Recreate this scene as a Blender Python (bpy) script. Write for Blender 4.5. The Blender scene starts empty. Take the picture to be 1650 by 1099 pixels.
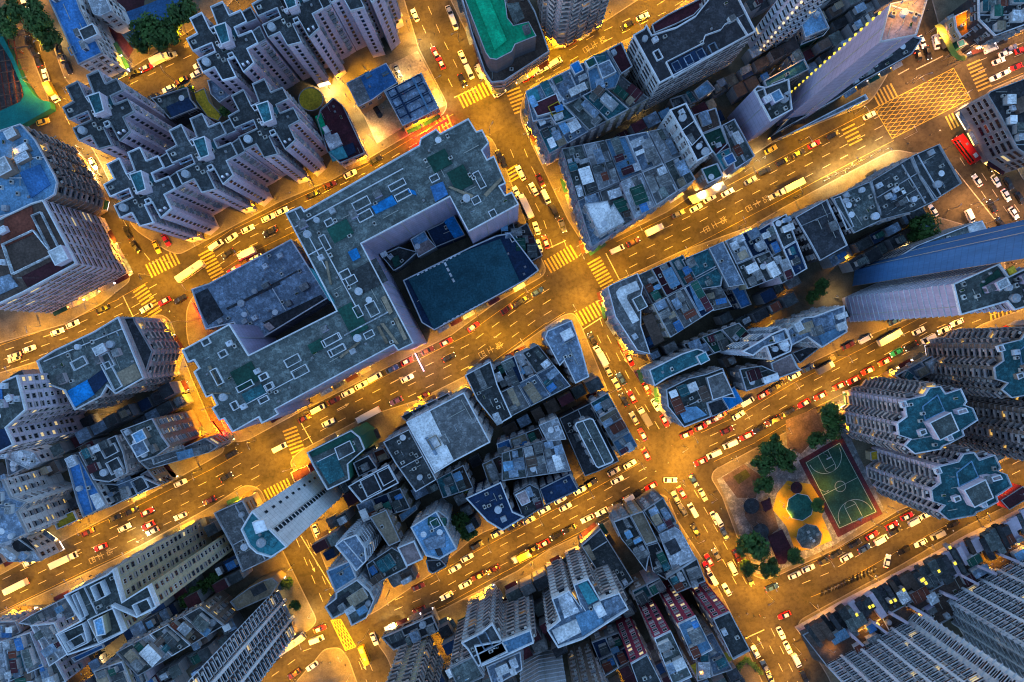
import bpy, bmesh, math, random
from mathutils import Vector, Matrix
R = random.Random(7)
sc = bpy.context.scene
COL = sc.collection
H = 264.0          # camera height in metres
S = 0.22           # metres per photograph pixel at ground level

# ---------------------------------------------------------------- mapping
def W(px, py, h=0.0):
    """photograph pixel -> world x, y on the horizontal plane at height h"""
    k = S * (H - h) / H
    return ((px - 825.0) * k, (549.5 - py) * k)

def T(n, s):
    """points read off an enlarged tile (tile n of a 4x4 grid) -> photograph pixels"""
    x0 = (0, 400, 800, 1200)[n % 4]; y0 = (0, 270, 540, 799)[n // 4]
    out = []
    for tok in s.split():
        a, b = tok.split(',')
        out.append((x0 + float(a) / 3.662, y0 + float(b) / 3.662))
    return out

def PX(s):
    return [tuple(float(v) for v in tok.split(',')) for tok in s.split()]

def area2(p):
    return sum(p[i][0]*p[(i+1) % len(p)][1] - p[(i+1) % len(p)][0]*p[i][1] for i in range(len(p)))

def ccw(p):
    p = list(p)
    return p if area2(p) > 0 else p[::-1]

def inside(pt, poly):
    x, y = pt; c = False; n = len(poly); j = n - 1
    for i in range(n):
        xi, yi = poly[i]; xj, yj = poly[j]
        if (yi > y) != (yj > y) and x < (xj-xi)*(y-yi)/(yj-yi)+xi:
            c = not c
        j = i
    return c

def offset(poly, d):
    """mitred offset of a ccw polygon, d > 0 grows it"""
    n = len(poly); out = []
    for i in range(n):
        a = Vector(poly[i-1]); b = Vector(poly[i]); c = Vector(poly[(i+1) % n])
        e1 = (b-a).normalized(); e2 = (c-b).normalized()
        n1 = Vector((e1.y, -e1.x)); n2 = Vector((e2.y, -e2.x))
        m = n1 + n2
        if m.length < 1e-4: m = n1.copy()
        m.normalize()
        k = d / max(0.4, m.dot(n1))
        out.append((b.x + m.x*k, b.y + m.y*k))
    return out

def centroid(p):
    return (sum(q[0] for q in p)/len(p), sum(q[1] for q in p)/len(p))

# ---------------------------------------------------------------- objects
_mcache = {}
def link(name, mesh, parent=None, loc=(0, 0, 0), rz=0.0):
    o = bpy.data.objects.new(name, mesh)
    COL.objects.link(o)
    o.location = loc
    if rz: o.rotation_euler = (0, 0, rz)
    if parent is not None:
        o.parent = parent; CH.setdefault(parent.name, []).append(o)
    return o
CH = {}

def tag(o, label=None, cat=None, group=None, kind=None):
    if label: o['label'] = label
    if cat: o['category'] = cat
    if group: o['group'] = group
    if kind: o['kind'] = kind
    return o

class MB:
    """collects shapes into one mesh, with material slots"""
    def __init__(self):
        self.v = []; self.f = []; self.m = []; self.mats = []
    def mi(self, mat):
        if mat not in self.mats: self.mats.append(mat)
        return self.mats.index(mat)
    def face(self, pts, mat):
        b = len(self.v); self.v += [tuple(p) for p in pts]
        self.f.append(tuple(range(b, b+len(pts)))); self.m.append(self.mi(mat))
    def prism(self, poly, z0, z1, mat, top=None, bottom=False, cap=True):
        poly = ccw(poly); n = len(poly); b = len(self.v); k = self.mi(mat)
        self.v += [(x, y, z0) for x, y in poly] + [(x, y, z1) for x, y in poly]
        for i in range(n):
            j = (i+1) % n
            self.f.append((b+i, b+j, b+n+j, b+n+i)); self.m.append(k)
        if cap:
            self.f.append(tuple(b+n+i for i in range(n))); self.m.append(self.mi(top) if top else k)
        if bottom:
            self.f.append(tuple(b+i for i in range(n-1, -1, -1))); self.m.append(k)
    def ring(self, outer, inner, z0, z1, mat):
        n = len(outer); b = len(self.v); k = self.mi(mat)
        for z in (z0, z1):
            self.v += [(x, y, z) for x, y in outer] + [(x, y, z) for x, y in inner]
        for i in range(n):
            j = (i+1) % n
            O0, O1, I0, I1 = b, b+2*n, b+n, b+3*n
            for q in ((O0+i, O0+j, O1+j, O1+i), (I0+j, I0+i, I1+i, I1+j), (O1+i, O1+j, I1+j, I1+i), (O0+j, O0+i, I0+i, I0+j)):
                self.f.append(q); self.m.append(k)
    def box(self, cx, cy, z0, sx, sy, sz, mat, a=0.0, top=None):
        c, s = math.cos(a), math.sin(a)
        p = [(cx+c*x-s*y, cy+s*x+c*y) for x, y in ((-sx/2, -sy/2), (sx/2, -sy/2), (sx/2, sy/2), (-sx/2, sy/2))]
        self.prism(p, z0, z0+sz, mat, top=top, bottom=True)
    def cyl(self, cx, cy, z0, r, h, mat, n=12, r2=None, top=None):
        r2 = r if r2 is None else r2
        b = len(self.v); k = self.mi(mat)
        for (rr, z) in ((r, z0), (r2, z0+h)):
            self.v += [(cx+rr*math.cos(6.28318*i/n), cy+rr*math.sin(6.28318*i/n), z) for i in range(n)]
        for i in range(n):
            j = (i+1) % n
            self.f.append((b+i, b+j, b+n+j, b+n+i)); self.m.append(k)
        self.f.append(tuple(b+n+i for i in range(n))); self.m.append(self.mi(top) if top else k)
        self.f.append(tuple(b+i for i in range(n-1, -1, -1))); self.m.append(k)
    def tube(self, p, q, r, mat, n=6, r2=None):
        r2 = r if r2 is None else r2
        p = Vector(p); q = Vector(q); d = (q-p).normalized()
        u = d.orthogonal().normalized(); w = d.cross(u)
        b = len(self.v); k = self.mi(mat)
        for (c, rr) in ((p, r), (q, r2)):
            self.v += [tuple(c+u*rr*math.cos(6.28318*i/n)+w*rr*math.sin(6.28318*i/n)) for i in range(n)]
        for i in range(n):
            j = (i+1) % n
            self.f.append((b+i, b+j, b+n+j, b+n+i)); self.m.append(k)
        self.f.append(tuple(b+n+i for i in range(n))); self.m.append(k)
        self.f.append(tuple(b+i for i in range(n-1, -1, -1))); self.m.append(k)
    def mesh(self, name, smooth=False):
        me = bpy.data.meshes.new(name)
        me.from_pydata(self.v, [], self.f)
        for m in self.mats: me.materials.append(m)
        me.polygons.foreach_set('material_index', self.m)
        if smooth: me.polygons.foreach_set('use_smooth', [True]*len(self.f))
        me.update()
        return me
    def build(self, name, parent=None, loc=(0, 0, 0), rz=0.0, smooth=False):
        return link(name, self.mesh(name, smooth), parent, loc, rz)

def copy_tree(o, parent=None):
    c = o.copy(); COL.objects.link(c)
    if parent is not None:
        c.parent = parent; CH.setdefault(parent.name, []).append(c)
    for ch in list(CH.get(o.name, ())):
        copy_tree(ch, c)
    return c

# ---------------------------------------------------------------- materials
def new_mat(name):
    m = bpy.data.materials.new(name); m.use_nodes = True
    return m, m.node_tree.nodes, m.node_tree.links, m.node_tree.nodes['Principled BSDF']

_mat = {}
def mat(name, col, rough=0.85, var=0.35, scale=0.25, metal=0.0, fine=0.18, fscale=2.5, bump=0.0, streak=False, spec=0.35, objvar=0.0, stain=0.0, seams=0.0, floors=0.0, sdim=(2.6, 1.9), shift=False):
    """surface with uneven tone: broad blotches, fine grain, optional vertical streaks and stains"""
    if name in _mat: return _mat[name]
    m, N, L, P = new_mat(name)
    geo = N.new('ShaderNodeNewGeometry')
    mp = N.new('ShaderNodeMapping'); mp.inputs['Scale'].default_value = (1, 1, 0.12) if streak else (1, 1, 1)
    if shift:
        oi0 = N.new('ShaderNodeObjectInfo'); sh_ = N.new('ShaderNodeVectorMath'); sh_.operation = 'SCALE'; sh_.inputs[0].default_value = (137, 89, 41); L.new(oi0.outputs['Random'], sh_.inputs['Scale'])
        ad = N.new('ShaderNodeVectorMath'); L.new(geo.outputs['Position'], ad.inputs[0]); L.new(sh_.outputs[0], ad.inputs[1]); L.new(ad.outputs[0], mp.inputs['Vector'])
    else: L.new(geo.outputs['Position'], mp.inputs['Vector'])
    n1 = N.new('ShaderNodeTexNoise'); n1.inputs['Scale'].default_value = scale; n1.inputs['Detail'].default_value = 5
    n2 = N.new('ShaderNodeTexNoise'); n2.inputs['Scale'].default_value = fscale; n2.inputs['Detail'].default_value = 3
    L.new(mp.outputs[0], n1.inputs['Vector']); L.new(mp.outputs[0], n2.inputs['Vector'])
    r1 = N.new('ShaderNodeMapRange'); r1.inputs[1].default_value = 0.3; r1.inputs[2].default_value = 0.7
    r1.inputs[3].default_value = 1-var; r1.inputs[4].default_value = 1+var
    r2 = N.new('ShaderNodeMapRange'); r2.inputs[1].default_value = 0.3; r2.inputs[2].default_value = 0.7
    r2.inputs[3].default_value = 1-fine; r2.inputs[4].default_value = 1+fine
    L.new(n1.outputs['Fac'], r1.inputs[0]); L.new(n2.outputs['Fac'], r2.inputs[0])
    mu = N.new('ShaderNodeMath'); mu.operation = 'MULTIPLY'
    L.new(r1.outputs[0], mu.inputs[0]); L.new(r2.outputs[0], mu.inputs[1])
    last = mu
    if objvar:
        oi = N.new('ShaderNodeObjectInfo')
        r3 = N.new('ShaderNodeMapRange'); r3.inputs[3].default_value = 1-objvar; r3.inputs[4].default_value = 1+objvar
        L.new(oi.outputs['Random'], r3.inputs[0])
        m2 = N.new('ShaderNodeMath'); m2.operation = 'MULTIPLY'
        L.new(last.outputs[0], m2.inputs[0]); L.new(r3.outputs[0], m2.inputs[1]); last = m2
    if stain:
        v = N.new('ShaderNodeTexNoise'); v.inputs['Scale'].default_value = 0.55; v.inputs['Detail'].default_value = 8; v.inputs['Roughness'].default_value = 0.75
        L.new(mp.outputs[0] if shift else geo.outputs['Position'], v.inputs['Vector'])
        r4 = N.new('ShaderNodeMapRange'); r4.inputs[1].default_value = 0.5; r4.inputs[2].default_value = 0.57
        r4.inputs[3].default_value = 1.0; r4.inputs[4].default_value = 1+stain
        L.new(v.outputs['Fac'], r4.inputs[0])
        m3 = N.new('ShaderNodeMath'); m3.operation = 'MULTIPLY'
        L.new(last.outputs[0], m3.inputs[0]); L.new(r4.outputs[0], m3.inputs[1]); last = m3
    if floors:
        sx = N.new('ShaderNodeSeparateXYZ'); L.new(geo.outputs['Position'], sx.inputs[0])
        f1 = N.new('ShaderNodeMath'); f1.operation = 'MODULO'; f1.inputs[1].default_value = 3.0; L.new(sx.outputs['Z'], f1.inputs[0])
        f2 = N.new('ShaderNodeMath'); f2.operation = 'LESS_THAN'; f2.inputs[1].default_value = .35; L.new(f1.outputs[0], f2.inputs[0])
        f3 = N.new('ShaderNodeMapRange'); f3.inputs[3].default_value = 1.0; f3.inputs[4].default_value = 1-floors; L.new(f2.outputs[0], f3.inputs[0])
        f4 = N.new('ShaderNodeMath'); f4.operation = 'MULTIPLY'; L.new(last.outputs[0], f4.inputs[0]); L.new(f3.outputs[0], f4.inputs[1]); last = f4
    if seams:
        sw, sh = sdim
        m4 = N.new('ShaderNodeMapping'); m4.inputs['Rotation'].default_value = (0, 0, -.489); L.new(geo.outputs['Position'], m4.inputs['Vector'])
        bk = N.new('ShaderNodeTexBrick'); bk.inputs['Scale'].default_value = 1.0; bk.inputs['Brick Width'].default_value = sw; bk.inputs['Row Height'].default_value = sh; bk.inputs['Mortar Size'].default_value = .07
        bk.inputs['Color1'].default_value = (1, 1, 1, 1); bk.inputs['Color2'].default_value = (.78, .78, .78, 1); bk.inputs['Mortar'].default_value = (1-seams,)*3+(1,)
        L.new(m4.outputs[0], bk.inputs['Vector'])
        m5 = N.new('ShaderNodeMath'); m5.operation = 'MULTIPLY'; L.new(last.outputs[0], m5.inputs[0]); L.new(bk.outputs['Color'], m5.inputs[1]); last = m5
    vm = N.new('ShaderNodeVectorMath'); vm.operation = 'SCALE'
    vm.inputs[0].default_value = col
    L.new(last.outputs[0], vm.inputs['Scale'])
    L.new(vm.outputs[0], P.inputs['Base Color'])
    P.inputs['Roughness'].default_value = rough; P.inputs['Metallic'].default_value = metal
    P.inputs['Specular IOR Level'].default_value = spec
    if bump:
        b = N.new('ShaderNodeBump'); b.inputs['Strength'].default_value = bump; b.inputs['Distance'].default_value = 0.1
        L.new(n2.outputs['Fac'], b.inputs['Height']); L.new(b.outputs[0], P.inputs['Normal'])
    _mat[name] = m
    return m

def emit(name, col, strength):
    if name in _mat: return _mat[name]
    m, N, L, P = new_mat(name)
    P.inputs['Base Color'].default_value = (*[min(1, c) for c in col], 1)
    P.inputs['Emission Color'].default_value = (*col, 1)
    P.inputs['Emission Strength'].default_value = strength
    _mat[name] = m
    return m

def glassy(name, col, rough=0.08, spec=0.6):
    if name in _mat: return _mat[name]
    m, N, L, P = new_mat(name)
    P.inputs['Base Color'].default_value = (*col, 1); P.inputs['Roughness'].default_value = rough
    P.inputs['Specular IOR Level'].default_value = spec
    _mat[name] = m
    return m

# walls
WALLS = dict(lav=(.64, .55, .65), pink=(.58, .46, .47), beige=(.5, .44, .3), white=(.76, .76, .78), grey=(.33, .33, .35), brown=(.3, .225, .18),
             red=(.36, .04, .08), blue=(.05, .17, .4), slate=(.15, .165, .19), tan=(.4, .31, .2), green=(.02, .16, .1), pale=(.56, .6, .64), dark=(.05, .05, .06),
             navy=(.03, .06, .13), purple=(.42, .39, .54))
def wall(k):
    return mat('wall_'+k, WALLS[k], rough=.8, var=.14, scale=.5, streak=True, fine=.1, fscale=3, floors=.2)
ROOFS = dict(dark=(.062, .072, .078), darker=(.035, .038, .045), grey=(.18, .188, .195), light=(.46, .49, .53), white=(.82, .84, .86), teal=(.028, .125, .15), blue=(.045, .17, .4), bright=(.01, .24, .62), court=(.02, .075, .05),
             green=(.015, .085, .065), deepteal=(.018, .085, .115), maroon=(.065, .016, .024), brown=(.12, .085, .07), tan=(.3, .24, .17), slate=(.1, .122, .12), navy=(.012, .035, .09), sky=(.17, .36, .56), rust=(.16, .045, .028),
             emerald=(.0, .42, .2), olive=(.07, .08, .02), yellow=(.55, .38, .03), pinkish=(.36, .28, .28), steel=(.2, .27, .36), cyan=(.06, .32, .38), orange=(.5, .16, .02))
def roofm(k):
    return mat('roof_'+k, ROOFS[k], rough=.9, var=.3, scale=.18, fine=.28, fscale=1.6, stain=.8 if k in ('dark', 'grey', 'slate', 'steel', 'light', 'teal', 'darker') else .25, seams=.28 if k in ('dark', 'grey', 'slate', 'steel', 'light', 'teal', 'sky', 'brown') else 0, shift=True, objvar=.28)
M = dict(
    coping=mat('parapet_paint', (.52, .55, .6), var=.3, objvar=.45),
    coping_light=mat('parapet_white', (.74, .77, .82), var=.15),
    glass=glassy('window_glass', (.012, .016, .024), .12, .3),
    frame=mat('window_frame', (.62, .6, .6), var=.1, objvar=.3),
    frame_dark=mat('window_frame_dark', (.12, .12, .14), var=.1, objvar=.3),
    ac=mat('ac_casing', (.5, .5, .48), var=.2, objvar=.35),
    rail=mat('railing_metal', (.3, .31, .34), rough=.5, var=.1),
    slab=mat('balcony_concrete', (.46, .39, .37), var=.3, objvar=.3),
    slab_blue=mat('balcony_concrete_pale', (.58, .62, .68), var=.2, objvar=.15),
    lit=emit('lit_window', (1, .62, .15), .8),
    lit_w=emit('lit_window_cool', (1, .7, .3), .7),
    lit_y=emit('lit_yellow', (1, .75, .06), 1.1),
    tank=mat('tank_plastic', (.5, .54, .6), var=.1, objvar=.3),
    metal=mat('galvanised', (.34, .36, .4), rough=.45, metal=.6, var=.2),
    pipe=mat('pipe_paint', (.42, .43, .4), var=.2),
    wood=mat('weathered_timber', (.26, .24, .18), var=.3),
    black=mat('black_rubber', (.012, .012, .014), rough=.6, var=.2),
    asphalt=mat('asphalt', (.06, .051, .034), rough=.9, var=.34, scale=.09, fine=.16, fscale=.9, bump=.15, stain=-.3, seams=.12, sdim=(17, 3.1)),
    paving=mat('paving', (.13, .113, .08), rough=.9, var=.25, scale=.3, fine=.2, fscale=2.2),
    kerb=mat('kerb_stone', (.22, .2, .17), var=.2),
    paint=mat('road_paint', (.4, .36, .27), var=.3, scale=1.2, fine=.3, fscale=5),
    paint_y=mat('road_paint_yellow', (.34, .25, .06), var=.3, scale=1.2, fine=.3, fscale=5),
    bark=mat('bark', (.07, .05, .035)),
)
# ================================================================ building kit
_wu = {}
def wunit(style, var):
    """one window (or balcony) unit: x along the wall, y out of the wall, z up, origin on the wall"""
    key = (style, var)
    if key in _wu: return _wu[key]
    b = MB(); x = MB(); g = M['glass']; lit = var == 'lit'
    if lit: g = M['lit'] if style in ('ac', 'balc') else M['lit_w']
    if style in ('ac', 'plain', 'slit', 'strip'):
        w, hh = dict(ac=(1.5, 1.3), plain=(1.3, 1.3), slit=(.8, 1.5), strip=(3.0, 1.4))[style]
        b.box(0, .06, -hh/2, w+.2, .12, hh+.2, M['frame_dark'] if style == 'slit' or var in ('b', 'c') else M['frame'])
        for i in range(2 if style != 'slit' else 1):
            n = 2 if style != 'slit' else 1
            ww = w/n-.08
            b.box((i-(n-1)/2)*w/n, .12, -hh/2+.12, ww, .06, hh-.1, g)
        if style == 'ac':
            b.box(0, .3, hh/2+.1, w+.5, .6, .1, M['slab'])
            if var in ('a', 'lit'):
                x.box(.3, .34, -hh/2-.62, .8, .6, .5, M['ac'])
            elif var == 'b':
                x.box(-.4, .3, -hh/2-.6, .75, .5, .45, M['ac']); b.box(.2, .5, -hh/2-.1, 1.4, .9, .05, M['rail'])
        elif style == 'plain':
            b.box(0, .16, -hh/2-.1, w+.4, .3, .1, M['slab'])
            if var == 'b': b.box(0, .3, hh/2+.12, w+.5, .6, .08, M['slab'])
    elif style == 'bay':
        b.box(0, .4, -1.0, 2.3, .8, .35, M['slab_blue'])
        b.box(0, .38, -.65, 2.1, .72, 1.35, g if lit else M['glass'])
        b.box(0, .42, .7, 2.4, .86, .16, M['slab_blue'])
        if var == 'b': x.box(.5, .95, -1.0, .7, .5, .5, M['ac'])
    elif style == 'balc':
        b.box(0, .6, -1.3, 2.6, 1.2, .16, M['slab'])
        b.box(0, 1.14, -1.14, 2.6, .12, .9, M['slab'] if var != 'b' else M['rail'])
        b.box(-1.24, .6, -1.14, .12, 1.0, .9, M['slab']); b.box(1.24, .6, -1.14, .12, 1.0, .9, M['slab'])
        b.box(0, .06, -1.1, 1.8, .12, 2.0, g)
        if var != 'b': x.box(.7, .5, .2, .8, .6, .5, M['ac'])
        else: b.box(0, .9, .75, 2.2, .05, .05, M['rail'])
    elif style == 'fin':
        b.box(0, .55, -1.42, 2.9, 1.1, .18, M['slab_blue'])
        b.box(0, 1.05, -1.24, 2.9, .1, .8, M['glass'])
        b.box(0, 1.06, -.44, 2.9, .26, .1, M['coping_light'])
        b.box(1.42, .5, -1.24, .2, 1.0, 2.4, M['slab_blue'])
        b.box(-.2, .05, -1.2, 2.2, .1, 2.0, g)
        if var == 'a': x.box(-1.0, .6, -1.2, .6, .5, .9, M['ac'])
    me = b.mesh('%s_unit' % style); ac = x.mesh('air_conditioner') if x.f else None
    bb = len(b.v); b.v += x.v; b.f += [tuple(j+bb for j in f) for f in x.f]; b.m += [b.mi(x.mats[k]) for k in x.m]
    _wu[key] = (b, me, ac)
    return _wu[key]

SPACING = dict(ac=2.5, plain=2.3, slit=2.2, strip=3.4, bay=3.3, balc=3.4, fin=3.3)
BL = []
def B(label, poly, h, wl='grey', rf='dark', style='ac', cat='building', name='tenement', base=False, patches=(), clutter=1.0, group=None, par=1.0,
      rib=False, over=None, cop='coping', sheds=0, litp=.04, fl=3.0, roof_on=True, winmax=100, z0=0.0, cap=40, parts=None, faces=None):
    w = [W(x, y, 0 if base else h) for x, y in poly]
    if area2(w) < 0: w = w[::-1]; poly = poly[::-1]
    d = dict(label=label, w=w, h=h, wl=wl, rf=rf, style=style, cat=cat, name=name, patches=list(patches), clutter=clutter, group=group, par=par, rib=rib,
             over=over or {}, cop=cop, sheds=sheds, litp=litp, fl=fl, roof_on=roof_on, winmax=winmax, z0=z0, cap=cap, parts=parts, base_only=False, faces=faces or {})
    BL.append(d); return d

def P(kind, poly, dz, col, z=0.0):
    return (kind, poly, dz, col, z)

ORD = ['first', 'second', 'third', 'fourth', 'fifth', 'sixth', 'seventh', 'eighth', 'ninth', 'tenth', 'eleventh', 'twelfth', 'thirteenth', 'fourteenth', 'fifteenth', 'sixteenth', 'seventeenth', 'eighteenth', 'nineteenth', 'twentieth'] + ['outermost']*40
RW = {'dark': 'dark slate', 'darker': 'near-black', 'grey': 'grey', 'light': 'pale grey', 'white': 'white', 'teal': 'teal', 'blue': 'blue', 'green': 'dark green', 'maroon': 'maroon', 'brown': 'brown',
      'slate': 'slate', 'navy': 'navy', 'sky': 'pale blue', 'steel': 'steel blue', 'tan': 'tan', 'cyan': 'turquoise', 'rust': 'rust red', 'olive': 'olive', 'bright': 'bright blue', 'pinkish': 'pinkish'}
def row(quad, n, m, h, place, roofs, seed=0, hv=2.5, wl=('grey', 'lav', 'brown', 'beige'), sheds=3, clutter=1.3, style='ac', rows=('street side', 'alley side'), litp=.025):
    """a terrace of separate tenements filling a quad (photo pixels at roof height): n along P0-P1, m deep"""
    rr = random.Random(seed)
    p0, p1, p2, p3 = [Vector(q) for q in quad]
    us = [0.0]
    for i in range(1, n): us.append((i+rr.uniform(-.13, .13))/n)
    us.append(1.0)
    vs = [0.0] + [(j+rr.uniform(-.1, .1))/m for j in range(1, m)] + [1.0]
    def at(u, v): return tuple((p0.lerp(p1, u)).lerp(p3.lerp(p2, u), v))
    for j in range(m):
        for i in range(n):
            g = .012
            q = [at(us[i]+g/2, vs[j]), at(us[i+1]-g/2, vs[j]), at(us[i+1]-g/2, vs[j+1]-g), at(us[i]+g/2, vs[j+1]-g)]
            rf = roofs[(i+j*3+seed) % len(roofs)]
            if rr.random() < .4: rf = rr.choice(('light', 'grey', 'steel', 'grey', 'brown', 'cyan', 'light', 'slate'))
            where = (rows[j] + ' ') if m > 1 else ''
            B('%s-roofed tenement, %s in the %srow %s' % (RW[rf], ORD[i], where, place), q, h+rr.uniform(-hv, hv), rr.choice(wl), rf, style, cat='tenement', sheds=sheds,
              clutter=clutter, group='terraced tenements', litp=litp)

def wall_edges(d):
    w = d['w']; n = len(w)
    for i in range(n):
        a = Vector(w[i]); b = Vector(w[(i+1) % n]); e = b-a
        if e.length < .8: continue
        nrm = Vector((e.y, -e.x)).normalized(); mid = (a+b)/2
        yield i, a, b, e.length, nrm, mid

def blocked_height(d, pt):
    best = 0
    for o in BL:
        if o is d or o['h'] <= best: continue
        if o['bb'][0] <= pt[0] <= o['bb'][2] and o['bb'][1] <= pt[1] <= o['bb'][3] and inside(pt, o['w']):
            best = o['h']
    return best

def rnd_pt(poly, bb, rr, margin):
    for _ in range(30):
        p = (rr.uniform(bb[0], bb[2]), rr.uniform(bb[1], bb[3]))
        if inside(p, poly) and all(inside((p[0]+dx, p[1]+dy), poly) for dx, dy in ((margin, margin), (-margin, margin), (margin, -margin), (-margin, -margin))):
            return p
    return None

SHEDC = ['grey', 'steel', 'light', 'slate', 'dark', 'brown', 'sky', 'steel', 'grey', 'white', 'teal', 'rust', 'slate', 'light', 'grey', 'light', 'white', 'steel', 'tan', 'dark', 'maroon', 'blue', 'green', 'grey']
_small = {}
def small(kind, v):
    """shared roof-top fittings"""
    k = (kind, v)
    if k in _small: return _small[k]
    b = MB()
    if kind == 'water_tank':
        if v % 2:
            b.cyl(0, 0, 0, .75+.15*v, 1.5, M['tank'], 14); b.cyl(0, 0, 1.5, .7, .2, M['tank'], 14, r2=.3)
        else:
            b.box(0, 0, .2, 1.7, 1.5, 1.3, M['tank']); b.box(0, 0, 0, 1.9, 1.7, .2, M['slab']); b.box(.3, .2, 1.5, .5, .5, .12, M['metal'])
    elif kind == 'condenser_unit':
        b.box(0, 0, .1, 1.3, .9, .95, M['ac']); b.cyl(0, 0, 1.05, .36, .06, M['black'], 12); b.box(0, 0, 0, 1.4, .3, .1, M['metal'])
    elif kind == 'roof_vent':
        b.box(0, 0, 0, .7, .7, .5, M['slab']); b.cyl(0, 0, .5, .42, .35, M['metal'], 10, r2=.2)
    elif kind == 'antenna':
        b.tube((0, 0, 0), (0, 0, 3.2), .06, M['metal'], 5)
        for z, l in ((3.0, 1.0), (2.6, 1.3), (2.2, 1.6)): b.tube((-l/2, 0, z), (l/2, 0, z), .04, M['metal'], 4)
    elif kind == 'satellite_dish':
        b.tube((0, 0, 0), (0, 0, .6), .07, M['metal'], 6); b.cyl(0, 0, .6, .25, .35, M['coping_light'], 16, r2=1.0)
    elif kind == 'planter':
        b.box(0, 0, 0, 1.2, .7, .45, M['slab'])
        for q in range(5): b.cyl(-.4+q*.2, (q % 2)*.2-.1, .45, .2, .4, mat('leaf', (.03, .08, .015)), 6, r2=.05)
    elif kind == 'clothes_rack':
        for x in (-1, 1): b.tube((x, 0, 0), (x, 0, 1.7), .05, M['rail'], 5)
        b.tube((-1, 0, 1.7), (1, 0, 1.7), .05, M['rail'], 5)
        b.box(.3, 0, 1.0, .5, .05, .65, roofm('white')); b.box(-.4, 0, .9, .5, .05, .75, roofm('sky'))
    me = b.mesh(kind); _small[k] = me
    return me

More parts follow.
